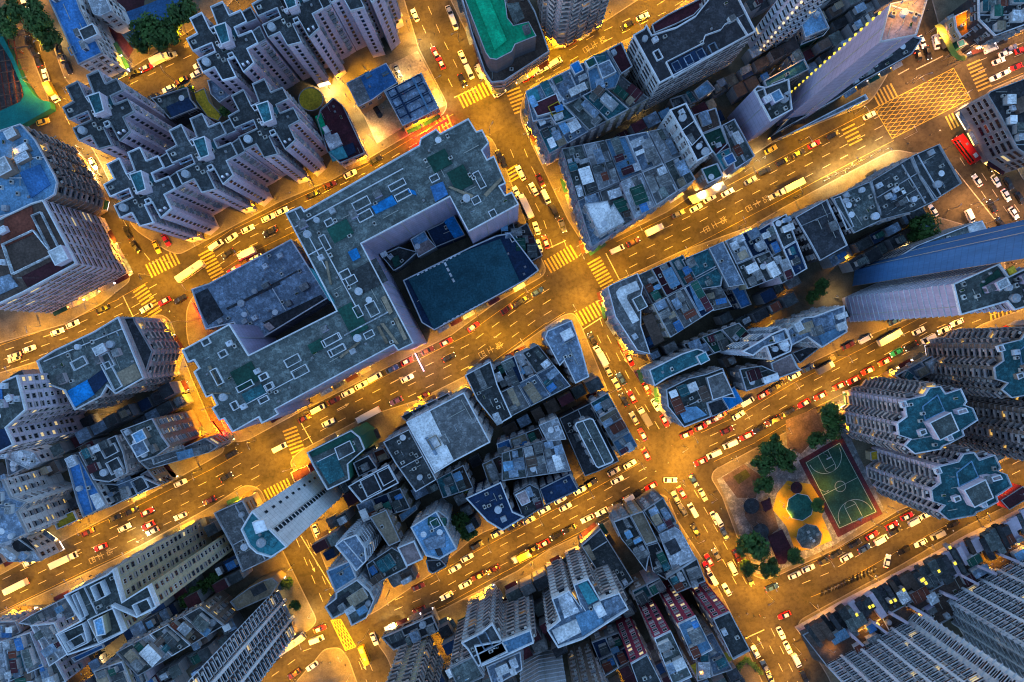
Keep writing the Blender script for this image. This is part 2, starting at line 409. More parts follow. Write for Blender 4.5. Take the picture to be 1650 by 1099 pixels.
SHOPLIT = [emit('shop_light_warm', (1, .55, .12), 5), emit('shop_light_pale', (1, .75, .35), 4), emit('shop_light_amber', (1, .45, .06), 5), emit('shop_light_cool', (.9, .9, 1), 2.5)]
def near_street(p):
    for k, (pl, w_, nm) in STREETS.items():
        for i in range(len(pl)-1):
            a, c = pl[i], pl[i+1]; e = c-a; t = max(0, min(1, (p-a).dot(e)/e.length_squared))
            if (p-(a+e*t)).length < w_*.5+7: return True
    return False
def construct(d, idx):
    rr = random.Random(1000+idx)
    w, h = d['w'], d['h']
    c = centroid(w)
    root = tag(link(d['name'], None, None, (c[0], c[1], d['z0'])), d['label'], d['cat'], d['group'])
    L = [(x-c[0], y-c[1]) for x, y in w]
    z0 = -.02; ar0 = area2(w)/2
    wm = wall(d['wl'])
    b = MB(); b.prism(L, z0, h, wm, cap=False)
    b.face([(x, y, h-.03) for x, y in L], wm)
    if d['rib']:
        o1 = offset(L, .28)
        z = d['fl']
        while z < h-.5:
            b.ring(o1, L, z-.14, z+.04, M['slab_blue'] if d['rib'] == 'blue' else M['slab']); z += d['fl']
    b.build('wall', root)
    inner = offset(L, -(.3 if d['cop'] == 'coping_light' or ar0 > 500 else .2))
    if d['roof_on']:
        r = MB(); r.prism(offset(L, -.02), h-.2, h, roofm(d['rf']), bottom=True); r.build('roof', root)
    if d['par'] > 0:
        p = MB(); p.ring(offset(L, .05), inner, h+.002, h+d['par'], M[d['cop']]); p.build('parapet', root)
    for i, a, e, ln, nrm, mid in wall_edges(d):
        if i in d['faces']:
            m = MB(); m.box(mid.x+nrm.x*.07-c[0], mid.y+nrm.y*.07-c[1], .1, ln-.1, .2, h-.4, wall(d['faces'][i]), math.atan2(-nrm.x, nrm.y)); m.build('cladding', root)
    # windows on the walls that stand free
    cand = []
    for i, a, e, ln, nrm, mid in wall_edges(d):
        st = d['over'].get(i, d['style'])
        if st in (None, 'none'): continue
        vis = -(nrm.x*mid.x+nrm.y*mid.y)
        if vis < .03*mid.length: continue
        sp = SPACING[st]; nb = int((ln-.5)/sp)
        if nb < 1:
            if ln > 2.0 and st != 'fin': nb = 1
            else: continue
        pt = mid+nrm*1.3
        bh = blocked_height(d, (pt.x, pt.y))
        if bh > h-2.5: continue
        z = max(4.5 if d['z0'] == 0 else 1.6, bh+1.5) + .0
        flo = []
        zt = h-1.7
        while zt > z: flo.append(zt); zt -= d['fl']
        ang = math.atan2(-nrm.x, nrm.y)
        ed = (Vector(e)-Vector(a)).normalized()
        for fi, zz in enumerate(flo):
            for k in range(nb):
                t = (k+.5)/nb*ln
                q = Vector(a)+ed*t
                cand.append((fi, (q.x-c[0], q.y-c[1], zz), ang, st))
    for i, a, e, ln, nrm, mid in wall_edges(d):
        if -(nrm.x*mid.x+nrm.y*mid.y) < .03*mid.length or ln < 3.5 or d['base_only']: continue
        pt = mid+nrm*1.3; bh = blocked_height(d, (pt.x, pt.y))
        ang = math.atan2(-nrm.x, nrm.y); ed = (Vector(e)-Vector(a)).normalized()
        st = d['over'].get(i, d['style'])
        if bh < h-4:
            for k in range(int(ln/(7.5 if st != 'fin' else 6.6))):
                q = Vector(a)+ed*((k+.98)*(7.5 if st != 'fin' else 6.6)-1.2)+nrm*(.09 if st != 'fin' else .62); m = MB()
                wd_, dp_ = (.18, .18) if st != 'fin' else (.9, 1.25)
                m.box(q.x-c[0], q.y-c[1], max(.1, bh), wd_, dp_, h-max(.1, bh)-(.3 if st != 'fin' else -.6), M['pipe'] if st != 'fin' else M['coping_light'], ang)
                m.build('drain_pipe' if st != 'fin' else 'facade_fin', root)
        if bh < 1 and d['z0'] == 0 and h > 7 and near_street(mid+nrm*2):
            nb = max(1, int(ln/4.6))
            for k in range(nb):
                if rr.random() < .3: continue
                q = Vector(a)+ed*((k+.5)*ln/nb); m = MB(); wd2 = ln/nb*.8
                m.box(q.x+nrm.x*.08-c[0], q.y+nrm.y*.08-c[1], .5, wd2, .16, 2.3, rr.choice(SHOPLIT), ang); m.build('shopfront', root)
                m = MB(); m.box(q.x+nrm.x*.75-c[0], q.y+nrm.y*.75-c[1], 3.1+.05*(k % 3), wd2*1.08, 1.5, .14, roofm(rr.choice(('brown', 'green', 'maroon', 'slate', 'tan', 'steel', 'light'))), ang); m.build('awning', root)
    cand.sort(key=lambda q: q[0])
    rest = {}
    for ci, (fi, loc, ang, st) in enumerate(cand):
        x = rr.random()
        var = 'lit' if x < d['litp'] else 'a' if x < .5 else 'b' if x < .8 else 'c'
        unit, me, acm = wunit(st, var)
        if ci < d['winmax']:
            wo = link('balcony' if st in ('balc', 'fin') else 'window', me, root, loc, ang)
            if acm: link('air_conditioner', acm, wo)
        else:
            nm = 'balcony' if st in ('balc', 'fin') else 'window'
            m = rest.setdefault(nm, MB()); bb = len(m.v); ca, sa = math.cos(ang), math.sin(ang)
            m.v += [(loc[0]+ca*v[0]-sa*v[1], loc[1]+sa*v[0]+ca*v[1], loc[2]+v[2]) for v in unit.v]
            m.f += [tuple(j+bb for j in f) for f in unit.f]
            m.m += [m.mi(unit.mats[k]) for k in unit.m]
    for nm, m in rest.items(): tag(m.build(nm, root), kind='stuff')
    # hand placed roof structures
    used = []
    for pi, (kind, poly, dz, col, zz) in enumerate(d['patches']):
        dz += .006*pi
        q = [W(x, y, h+zz) for x, y in poly]
        ql = ccw([(x-c[0], y-c[1]) for x, y in q])
        m = MB()
        if kind in ('roof_frame', 'light_well'):
            m.ring(ql, offset(ql, -.2), h+zz+.004, h+zz+dz, M['coping_light'] if col is None else roofm(col))
        elif kind in ('stair_house', 'lift_house', 'rooftop_shed', 'plant_room'):
            m.prism(ql, h+zz-.01, h+zz+dz, wm if kind != 'rooftop_shed' else M['frame'], top=roofm(col))
            if dz > 1.6:
                m.ring(offset(ql, .06), offset(ql, -.22), h+zz+dz, h+zz+dz+.25, M['coping_light'])
        else:
            m.prism(ql, h+zz+.004, h+zz+dz, roofm(col))
        m.build(kind, root)
        used.append(q)
    if not d['roof_on']: return root
    # sheds and fittings
    bb = (min(x for x, y in w), min(y for x, y in w), max(x for x, y in w), max(y for x, y in w))
    big = max(wall_edges(d), key=lambda q: q[3]); ang = math.atan2((big[2]-big[1]).y, (big[2]-big[1]).x)
    ar = area2(w)/2
    taken = []
    def free(p, rad):
        return all((p[0]-t[0])**2+(p[1]-t[1])**2 > (rad+t[2])**2 for t in taken) and not any(inside(p, u) for u in used)
    zb = 0
    # low party walls crossing the roof
    for s in range(d['parts'] if d['parts'] is not None else (rr.choice((0, 1, 1, 2)) if d['clutter'] > .25 and ar > 60 else 0)):
        p = rnd_pt(w, bb, rr, 2.0)
        if p is None: continue
        a2 = ang+rr.choice((0, 1.571)); e = Vector((math.cos(a2), math.sin(a2))); ends = []
        for sg in (-1, 1):
            t = 0
            while t < 22 and inside((p[0]+sg*e.x*(t+.6), p[1]+sg*e.y*(t+.6)), w) and not any(inside((p[0]+sg*e.x*(t+.3), p[1]+sg*e.y*(t+.3)), u) for u in used): t += .3
            ends.append(sg*t)
        if ends[1]-ends[0] < 3: continue
        mid_ = (ends[0]+ends[1])/2; m = MB()
        m.box(p[0]-c[0]+e.x*mid_, p[1]-c[1]+e.y*mid_, h, ends[1]-ends[0], .26, .55+.04*s, M[d['cop']], a2); m.build('party_wall', root)
    for s in range(int(d['sheds']*4)):
        sx = rr.uniform(1.6, 6.2); sy = rr.uniform(1.5, 4.2)
        p = rnd_pt(w, bb, rr, .9)
        if p is None or any(inside(p, u) for u in used): continue
        ca, sa = math.cos(ang), math.sin(ang)
        cor = [(p[0]+ca*x-sa*y, p[1]+sa*x+ca*y) for x, y in ((-sx/2, -sy/2), (sx/2, -sy/2), (sx/2, sy/2), (-sx/2, sy/2))]
        if not all(inside(q, w) for q in cor): 
            sx *= .55; sy *= .6
            cor = [(p[0]+ca*x-sa*y, p[1]+sa*x+ca*y) for x, y in ((-sx/2, -sy/2), (sx/2, -sy/2), (sx/2, sy/2), (-sx/2, sy/2))]
            if not all(inside(q, w) for q in cor): continue
        if not free(p, max(sx, sy)*.42): continue
        taken.append((p[0], p[1], max(sx, sy)*.42))
        col = rr.choice(SHEDC); dz = rr.uniform(2.2, 2.9)+zb; zb += .023
        m = MB(); lx = [(x-c[0], y-c[1]) for x, y in cor]
        m.prism(lx, h, h+dz, M['frame'], cap=False)
        o = offset(ccw(lx), .25)
        m.prism(o, h+dz, h+dz+.09, roofm(col), bottom=True)
        for q in range(int(sx/1.0)):     # battens holding the sheeting down
            t = -sx/2+(q+.5)
            x, y = p[0]-c[0]+ca*t, p[1]-c[1]+sa*t
            if q % 2 == 0: m.box(x, y, h+dz+.09, .07, sy*.96, .05, M['pipe'], ang)
        m.build('rooftop_shed', root)
    n = int(min(d['cap'], ar/8*d['clutter']))
    for s in range(n):
        x = rr.random()
        p = rnd_pt(w, bb, rr, .9)
        if p is None: continue
        rad = .75
        if not free(p, rad): continue
        taken.append((p[0], p[1], rad))
        loc = (p[0]-c[0], p[1]-c[1], h)
        if x < .30: link('condenser_unit', small('condenser_unit', 0), root, loc, ang+rr.choice((0, 1.571)))
        elif x < .46: link('water_tank', small('water_tank', rr.randint(0, 3)), root, loc, ang)
        elif x < .56: link('roof_vent', small('roof_vent', 0), root, loc, ang)
        elif x < .62: link('antenna', small('antenna', 0), root, loc, ang)
        elif x < .65: link('satellite_dish', small('satellite_dish', 0), root, loc, ang)
        elif x < .70: link('planter', small('planter', 0), root, loc, ang)
        elif x < .74: link('clothes_rack', small('clothes_rack', 0), root, loc, ang)
        elif x < .90:
            m = MB(); l = rr.uniform(2.5, 7); a2 = ang+rr.choice((0, 1.571)); e = (p[0]+l*math.cos(a2), p[1]+l*math.sin(a2))
            if inside(e, w):
                m.tube((loc[0], loc[1], h+.2), (e[0]-c[0], e[1]-c[1], h+.2), .12, M['pipe'], 6); m.build('roof_pipe', root)
        else:
            sx, sy = rr.uniform(1.8, 3.2), rr.uniform(1.6, 2.6); zb += .017
            cor = [(p[0]+dx*1.5, p[1]+dy*1.5) for dx in (-1, 1) for dy in (-1, 1)]
            if all(inside(q, w) for q in cor):
                m = MB(); m.box(loc[0], loc[1], h, sx, sy, 2.2+zb, wm, ang, top=roofm('grey')); 
                so_ = m.build('stair_house', root); m = MB()
                m.box(loc[0]+math.cos(ang)*(sx/2+.03), loc[1]+math.sin(ang)*(sx/2+.03), h, .06, .9, 1.9, M['frame_dark'], ang)
                m.build('door', so_)
    return root
LMK = [(40, 150, 'the teal hoarded building site'), (130, 90, 'the low blue school block'), (255, 95, 'the sports court trees'), (300, 130, 'the road text by the cross-plan towers'), (50, 235, 'the bluish left-edge tower'), (150, 265, 'the gap beside the bluish tower'), (120, 460, 'the pale courtyard tower'), (225, 400, 'the foot of the corner cross-plan tower'), (270, 440, 'the junction under the courtyard tower'),
 (330, 400, 'the zebra by the cross-plan towers'), (400, 370, 'the top of the left podium'), (450, 340, 'the estate block tip'), (560, 280, 'the cross-plan tower row end'), (640, 200, 'the fire station yard'), (690, 60, 'the cross street above the fire station'), (720, 110, 'the fire station corner'), (750, 120, 'the zebra above the upper junction'), (800, 150, 'the upper junction'), (860, 115, 'the corner tenement with maroon roof'), (900, 95, 'the road text on the upper avenue'), (1010, 35, 'the curved-parapet hall'),
 (830, 280, 'the estate tip on the cross street'), (860, 340, 'the upper cross street lanes'), (870, 390, 'the zebra above the central junction'), (1000, 400, 'the zebra right of the central junction'), (1060, 370, 'the stepped white roof corner'), (1130, 330, 'the lit forecourt canopy'), (1200, 300, 'the steel-blue roof frontage'), (1260, 300, 'the white-rimmed slate row'), (1245, 260, 'the turquoise shed tenement'), (1290, 235, 'the lavender corner tower'), (1340, 215, 'the dark podium roof garden'), (1400, 185, 'the box junction edge'), (1480, 80, 'the footbridge stop line'), (1600, 90, 'the road right of the footbridge'), (1555, 235, 'the plaza end block'), (1590, 260, 'the taxi plaza lanes'), (1620, 330, 'the lower plaza lanes'), (1540, 330, 'the pale ribbed low block'),
 (20, 570, 'the lower end of the upper avenue'), (100, 530, 'the pink ribbed slab block'), (170, 500, 'the zebra of the left junction'), (250, 490, 'the rounded kerb beside the estate podium'), (820, 490, 'the blue deck podium'), (760, 520, 'the right estate court'), (690, 560, 'the projecting neon sign'), (640, 590, 'the estate avenue frontage'), (560, 635, 'the estate lower corner'), (500, 670, 'the zebra under the estate'), (600, 660, 'the green netted building'), (680, 620, 'the low maroon shops'), (450, 720, 'the junction under the estate'), (370, 760, 'the wide junction mouth under the estate'), (290, 790, 'the beige tower podium'), (220, 825, 'the sky-blue roofed block'), (160, 870, 'the bright lamp on the middle avenue'), (90, 900, 'the white L-shaped building'), (30, 940, 'the bottom left avenue end'),
 (950, 560, 'the L-shaped blue-grey roofs'), (990, 560, 'the rounded corner block'), (985, 610, 'the upper cross street queue'), (1015, 650, 'the middle of the taxi queue'), (1035, 690, 'the mouth of the five-way junction'), (1085, 770, 'the five-way junction centre'), (1120, 690, 'the jumbled corner tenement'), (1170, 670, 'the bright blue square roof'), (1230, 630, 'the stucco shop row'), (1330, 590, 'the pale blue roofed block'), (1400, 560, 'the small island kerb'), (1450, 540, 'the lavender flank tower'), (1530, 520, 'the right zebra of the lower avenue'), (1370, 620, 'the ribbed tower frontage'), (1290, 670, 'the court corner trees'), (1200, 710, 'the park frontage'), (1150, 740, 'the park corner bend'),
 (1000, 760, 'the round-cornered dark roof'), (940, 790, 'the navy flat roof'), (880, 850, 'the white stair tower'), (970, 830, 'the teal shed corner tenement'), (900, 860, 'the tan strip roof'), (830, 890, 'the white-trimmed tower'), (740, 890, 'the pale blue terraces'), (690, 930, 'the square pinkish roof'), (670, 970, 'the lit bay below the dark Y-shaped block'), (780, 930, 'the pale ribbed towers'), (510, 860, 'the slim white tower'), (530, 1010, 'the hatched box'), (600, 1030, 'the lower end of the hatched junction'), (480, 1060, 'the bottom edge side road'), (1100, 820, 'the lower cross street mouth'), (1140, 850, 'the park side kerb'), (1150, 910, 'the teal mint tenement kerb'), (1180, 940, 'the lower cross street'), (1240, 940, 'the park bottom corner'), (1220, 1060, 'the hedge garden kerb'), (1270, 1030, 'the estate podium corner'), (1330, 890, 'the maroon park shelter'), (1400, 860, 'the octagonal canopies'), (1450, 830, 'the green court end'), (1500, 815, 'the lower ribbed tower'), (1430, 900, 'the motorbike row'), (1530, 840, 'the red gate lodge')]
BLOCKS = dict(
 K1='-60,-40 14,-40 40,50 60,110 84,172 0,206 -60,215',
 K2='-60,207 38,200 60,225 95,270 150,335 165,365 205,430 212,452 164,490 104,523 0,553 -60,575',
 K3='50,-40 80,60 105,130 128,150 135,138 205,115 310,48 370,10 400,-40',
 K4='175,180 243,156 333,117 400,65 480,15 520,-40 640,-40 676,79 722,169 715,185 536,290 450,326 289,411 270,405 215,370 185,310 160,260 128,205',
 K5='-60,625 0,600 104,568 190,530 258,505 275,515 285,545 310,610 340,680 360,705 363,728 232,802 131,856 0,927 -60,955',
 K6='309,478 340,458 450,402 745,222 790,215 815,270 863,398 885,440 800,488 728,540 482,665 395,712 372,712 350,665 318,590 300,545 300,500',
 K7='706,-40 788,128 800,127 975,35 1090,-40',
 K8='846,143 975,79 1060,40 1150,-40 1425,-40 1440,60 1437,110 1402,167 1249,227 1075,342 947,405 915,355 835,188',
 K9='1490,-40 1512,40 1538,93 1555,93 1650,49 1710,20 1710,-40',
 K10='1590,147 1650,120 1710,95 1710,330 1650,295 1618,232 1583,165',
 K11='999,450 1098,404 1210,364 1263,333 1378,272 1440,240 1470,246 1515,245 1540,290 1500,312 1496,345 1555,362 1590,375 1625,430 1600,470 1480,508 1402,540 1315,581 1250,620 1199,655 1100,687 1085,675 1012,590 975,490 980,460',
 K12='1150,757 1290,683 1353,647 1432,604 1582,522 1700,478 1700,700 1500,800 1446,824 1345,886 1255,927 1235,935 1210,927 1163,800 1145,770',
 K13='1280,1003 1454,908 1555,848 1650,800 1720,770 1720,1150 1350,1150 1339,1099',
 K14='504,715 588,671 673,644 810,575 907,507 925,503 936,522 980,630 1029,723 945,758 866,824 769,862 695,925 612,982 575,1003 545,965 500,850 478,765 465,745 480,728',
 K15='-60,1010 0,988 117,933 191,898 341,815 395,780 420,786 430,810 455,885 512,1000 500,1015 465,1030 395,1100 370,1140 -60,1140',
 K16='510,1060 522,1045 548,1042 562,1060 590,1140 440,1140',
 K17='613,1026 706,985 834,919 882,886 969,845 1038,802 1073,793 1092,838 1141,914 1177,985 1229,1099 1250,1140 650,1140 625,1061 608,1038')
# ================================================================ the buildings, read off the photograph tile by tile
def FR(n, zx, zy, w, h, ang=-28.0):
    a = math.radians(ang); c, s = math.cos(a), math.sin(a)
    x0 = (0, 400, 800, 1200)[n % 4]; y0 = (0, 270, 540, 799)[n // 4]
    return [(x0+(zx+c*x-s*y)/3.662, y0+(zy+s*x+c*y)/3.662) for x, y in ((-w/2, -h/2), (w/2, -h/2), (w/2, h/2), (-w/2, h/2))]
SH = 'rooftop_shed'; FM = 'roof_frame'; DK = 'roof_deck'; ST = 'stair_house'; TP = 'tarpaulin'; LW = 'light_well'; PL = 'plant_room'; LH = 'lift_house'

# --- top left
B('low blue flat-roofed school block with white windowed end wall at top edge', T(0, '255,-90 440,-60 480,60 610,318 470,385'), 18, 'white', 'blue', 'plain', 'school block', 'school_block', clutter=.25,
  patches=[P(ST, FR(0, 548, 210, 70, 90, 65), 2.6, 'dark'), P(FM, FR(0, 430, 300, 50, 40, 65), .5, 'sky')])
B('low white annexe with dark windows behind the blue sports court', T(0, '500,-60 610,-60 665,70 600,100 560,90'), 14, 'white', 'light', 'plain', 'annexe', 'annexe', clutter=.4)
B('bluish tower block with white boxes on a stepped roof at left edge', T(0, '-40,790 130,735 215,830 330,1040 345,1080 330,1150 180,1240 -40,1290'), 30, 'brown', 'sky', 'balc', 'apartment block', 'apartment_block', rib=True, clutter=.5,
  patches=[P(ST, FR(0, 90, 800, 60, 50), 2.4, 'white'), P(ST, FR(0, 150, 890, 80, 40), 2.2, 'white'), P(ST, FR(0, 155, 940, 80, 40), 2.2, 'light'), P(LH, FR(0, 60, 1000, 90, 90), 4, 'light'), P(DK, T(0, '120,1020 240,970 300,1090 190,1170'), .4, 'blue')])
B('pale courtyard tower with red-brown roof decks and ranks of windows', T(4, '-60,335 195,213 262,193 458,568 150,735 -60,835'), 34, 'lav', 'brown', 'strip', 'apartment block', 'apartment_block', rib=True, cop='coping_light', clutter=.3, winmax=100,
  patches=[P(DK, T(4, '30,300 190,225 215,385 60,455 0,480'), .3, 'rust'), P(LW, T(4, '25,455 208,370 325,515 85,632'), 1.6, 'light'), P(DK, T(4, '130,645 335,540 390,592 165,705'), .3, 'maroon'),
           P(LW, T(4, '195,285 250,262 390,545 335,560'), 1.3, 'light'), P(LH, FR(4, 385, 525, 85, 90), 3.5, 'white'), P(ST, FR(4, 35, 375, 50, 35), 2, 'white'), P(DK, T(4, '-40,660 60,630 110,700 -40,770'), .5, 'steel')])
B('grey slab block with skylight boxes and pink ribbed end wall', T(8, '225,152 330,88 560,-20 705,-108 855,252 690,347 640,298 605,360 450,442 385,325 275,285'), 26, 'pink', 'slate', 'balc', 'apartment block', 'apartment_block', rib=True, cop='coping_light', clutter=.6,
  patches=[P(FM, FR(8, 475, 165, 90, 55), 1.2, None), P(FM, FR(8, 640, 150, 60, 90), 1.2, None), P(ST, FR(8, 610, 85, 70, 50), 2.2, 'white'), P(TP, T(8, '400,330 520,262 560,350 445,425'), .3, 'bright'), P(DK, FR(8, 765, 235, 120, 90), .3, 'tan'), P(FM, T(8, '600,175 650,150 730,300 680,330'), 1.0, None), P(DK, T(8, '520,265 610,200 640,270 560,345'), .4, 'navy')])
B('dark strip roof along the ribbed pink end of the grey slab block', T(4, '722,890 795,885 800,905 905,1085 860,1225 845,1225'), 23, 'pink', 'darker', 'balc', 'apartment block', 'apartment_block', rib=True, clutter=.3)
B('lavender tower with small square windows at left edge', T(8, '-60,350 30,270 110,235 160,440 45,545 90,645 -60,720'), 40, 'lav', 'slate', 'plain', 'apartment tower', 'apartment_tower', clutter=.6, cop='coping_light', litp=.12,
  patches=[P(ST, FR(8, 75, 370, 30, 35), 2, 'white'), P(DK, T(8, '-20,560 45,548 85,640 -20,690'), .3, 'navy'), P(DK, T(8, '-40,330 10,300 20,390 -40,410'), .3, 'blue')])
B('low pale building with a curved edge below the lavender tower', T(8, '-40,590 0,600 70,650 210,690 250,750 180,790 60,730 -40,720'), 12, 'white', 'light', 'plain', 'building', 'low_building', clutter=.7)
B('grey box building in the dark alley below the lavender tower', T(8, '40,720 130,700 160,780 60,830'), 9, 'grey', 'steel', 'plain', 'building', 'low_building')
B('narrow block with long sky-blue roof and white end above avenue', T(8, '400,745 470,705 545,845 635,1000 500,1072 465,985'), 20, 'white', 'blue', 'plain', 'building', 'narrow_block', clutter=.3,
  patches=[P(ST, T(8, '535,945 590,925 630,995 575,1030'), .6, 'white'), P(ST, FR(8, 440, 740, 50, 60), 2, 'light')])
B('dark walk-up with white stair boxes beside the sky-blue roof', T(8, '475,690 690,590 735,690 760,810 650,865 560,850'), 21, 'grey', 'dark', 'ac', 'tenement', sheds=3, patches=[P(FM, FR(8, 655, 680, 90, 60), 1.2, None), P(FM, FR(8, 685, 770, 80, 80), 1.2, None)])
B('dark-roofed tower with yellow-lit windows in its right wall', T(8, '720,560 905,490 965,600 1005,655 930,710 830,745'), 29, 'brown', 'slate', 'ac', 'apartment block', 'apartment_block', litp=.3, patches=[P(ST, FR(8, 850, 590, 70, 60), 3, 'sky'), P(SH, FR(8, 850, 660, 80, 80), 2.6, 'steel')])
B('long low grey shop terrace below the yellow-lit tower', T(8, '830,745 1090,660 1215,605 1290,655 1240,690 880,790'), 16, 'grey', 'grey', 'strip', 'shop building', 'shop_building', sheds=2, patches=[P(FM, FR(8, 1000, 705, 200, 50, -20), 1, None)])
B('slate-roofed shop building beside the low grey terrace', T(8, '560,870 700,880 830,830 950,885 760,960 660,1010'), 15, 'grey', 'dark', 'strip', 'shop building', 'shop_building', sheds=3, patches=[P(DK, FR(8, 745, 880, 90, 70), .5, 'steel'), P(FM, FR(8, 830, 880, 80, 80), 1, None)])
B('pale wedge-topped building at the avenue kerb', T(8, '835,820 880,795 950,885 890,900'), 13, 'tan', 'pinkish', 'plain', 'building', 'low_building', clutter=.2)
B('stepped tower with purple and white windowed walls at left edge', T(8, '-60,880 20,850 70,955 160,985 105,1040 165,1165 60,1215 -60,1250'), 28, 'white', 'steel', 'ac', 'apartment tower', 'apartment_tower', litp=.2)
B('low white L-shaped building above the avenue at left edge', T(12, '-40,200 55,205 215,320 250,380 60,385 -40,250'), 13, 'white', 'light', 'plain', 'building', 'low_building', sheds=2, patches=[P(DK, T(12, '60,240 130,215 215,320 90,330'), .3, 'darker')])
B('small yellow-lit shop roof between white wall and avenue', T(12, '320,135 440,85 465,140 345,195'), 7, 'tan', 'yellow', 'plain', 'shop', 'small_shop', clutter=.2)

# --- cross towers
ZX = [(125,285),(260,215),(345,395),(430,355),(355,155),(490,95),(560,245),(690,190),(755,320),(620,385),(660,475),(810,415),(880,555),(760,620),(835,775),(720,880),(620,700),(545,735),(640,930),(485,970),(400,820),(270,880),(205,740),(405,645),(370,555),(160,645),(90,510),(205,445)]
def zx(pts, dx=0, dy=0): return [(90+x/6.867+dx, 100+y/6.867+dy) for x, y in pts]
XL = ['cross-plan slate tower nearest the hoarded building site', 'cross-plan slate tower at the corner facing the pale courtyard tower', 'cross-plan slate tower in the middle of its avenue row', 'cross-plan slate tower beside the maroon school court',
      'cross-plan slate tower behind the sports court trees', 'cross-plan slate tower with the brownest balconies, above the yellow canopy', 'cross-plan slate tower nearest the fire station yard']
XS = [(0, 0), (66, 124), (166, 70), (266, 14), (199, -110), (304, -166), (405, -222)]
XK = []
for i, (dx, dy) in enumerate(XS):
    d = B(XL[i], zx(ZX, dx, dy), 37, 'lav', 'dark', 'ac', 'apartment tower', 'cross_tower', group='cross-plan towers', clutter=.5, cop='coping', winmax=100, litp=.03,
      patches=[P(LH, zx([(445,430),(575,385),(625,590),(530,630)], dx, dy), 4.5, 'teal'), P(FM, zx([(345,400),(395,375),(425,440),(385,460)], dx, dy), 1.2, None), P(FM, zx([(545,680),(600,655),(625,705),(570,735)], dx, dy), 1.3, None),
               P(ST, zx([(455,590),(490,575),(505,610),(470,625)], dx, dy), 1.8, 'white'), P(ST, zx([(705,790),(725,780),(735,800),(715,810)], dx, dy), 1.4, 'white'), P(ST, zx([(755,765),(775,755),(785,775),(765,785)], dx, dy), 1.4, 'white'),
               P(FM, zx([(225,610),(370,560),(385,600),(245,660)], dx, dy), .6, 'steel'), P(DK, zx([(580,420),(620,395),(640,470),(600,500)], dx, dy), .3, 'teal'), P(LW, zx([(380,440),(430,420),(540,640),(490,660)], dx, dy), .8, 'slate')])
    # ends of the wings carry slit windows, reentrant bays carry balconies
    n = len(d['w'])
    base = ccw([W(x, y, 37) for x, y in zx(ZX, dx, dy)])
    for k in range(n):
        a = d['w'][k]; b = d['w'][(k+1) % n]
        ln = math.hypot(b[0]-a[0], b[1]-a[1]); nx, ny = (b[1]-a[1])/ln, -(b[0]-a[0])/ln
        ends = nx*.42-ny*.9
        d['over'][k] = 'slit' if ends > .8 and ln < 5.4 else ('balc' if ends > .8 else 'ac')
        if nx*.9+ny*.42 > .8 and ln > 4.2 and k % 2: d['over'][k] = 'ac'
    XK.append(d)
LKN = {1: 'the corner and middle cross-plan towers', 2: 'the middle and maroon-court cross-plan towers', 4: 'the sports court and brown-balcony cross-plan towers', 5: 'the brown-balcony and fire station cross-plan towers'}
for i, nm in LKN.items():
    dx, dy = XS[i]
    B('upper slate link roof joining '+nm, zx([(682,213),(752,332),(866,282),(792,150)], dx, dy), 36.4, 'lav', 'dark', 'none', 'link block', 'tower_link', clutter=.2, par=.5, parts=0)
    B('lower slate link roof joining '+nm, zx([(802,425),(874,560),(962,510),(892,362)], dx, dy), 36.5, 'lav', 'dark', 'ac', 'link block', 'tower_link', clutter=.2, par=.5, parts=0)
B('dark low podium with hipped blue roof by the side street', T(0, '900,585 1110,520 1130,590 1170,640 1010,705 960,650'), 9, 'dark', 'slate', 'strip', 'podium', 'podium_building', clutter=.5, patches=[P(DK, T(0, '985,635 1120,575 1150,640 1020,695'), .8, 'navy')])
B('small grey-violet flat roof between two cross-plan towers', T(0, '1230,480 1330,460 1375,560 1300,610 1250,560'), 16, 'lav', 'steel', 'plain', 'building', 'low_building', clutter=.2)
B('amber-lit walkway shelter between the cross-plan towers', T(0, '1130,555 1205,520 1235,600 1310,680 1290,715 1225,690'), 4, 'tan', 'yellow', 'none', 'shelter', 'walkway_shelter', clutter=0, par=.2)
B('round yellow-topped school canopy at the foot of the towers', [(501+20*math.cos(t*.3142), 160+19*math.sin(t*.3142)) for t in range(20)], 6, 'tan', 'yellow', 'none', 'canopy', 'round_canopy', clutter=0, par=.3)
B('low school podium with maroon court and teal and green roofs', T(1, '410,710 430,650 505,582 560,625 690,905 545,965 470,900'), 9, 'purple', 'maroon', 'strip', 'school block', 'school_block', clutter=.5,
  patches=[P(DK, T(1, '395,690 430,670 470,780 435,800'), .5, 'emerald'), P(DK, T(1, '455,820 530,790 560,855 490,895'), 1.6, 'light'), P(DK, T(1, '475,900 560,865 590,930 500,955'), .8, 'cyan'), P(DK, T(1, '560,868 620,845 640,900 590,925'), .8, 'navy'), P(ST, FR(1, 468, 775, 30, 40), 2, 'white')])
B('fire station wing with plain blue and grey flat roof', T(1, '580,492 660,452 815,373 882,490 800,540 735,588 650,632'), 8, 'tan', 'blue', 'plain', 'fire station', 'fire_station', clutter=.1, par=.4,
  patches=[P(DK, T(1, '585,496 662,458 722,592 652,628'), .3, 'grey'), P(ST, FR(1, 708, 445, 35, 30), 1.2, 'sky'), P(ST, FR(1, 810, 437, 40, 16), 1.0, 'sky')])
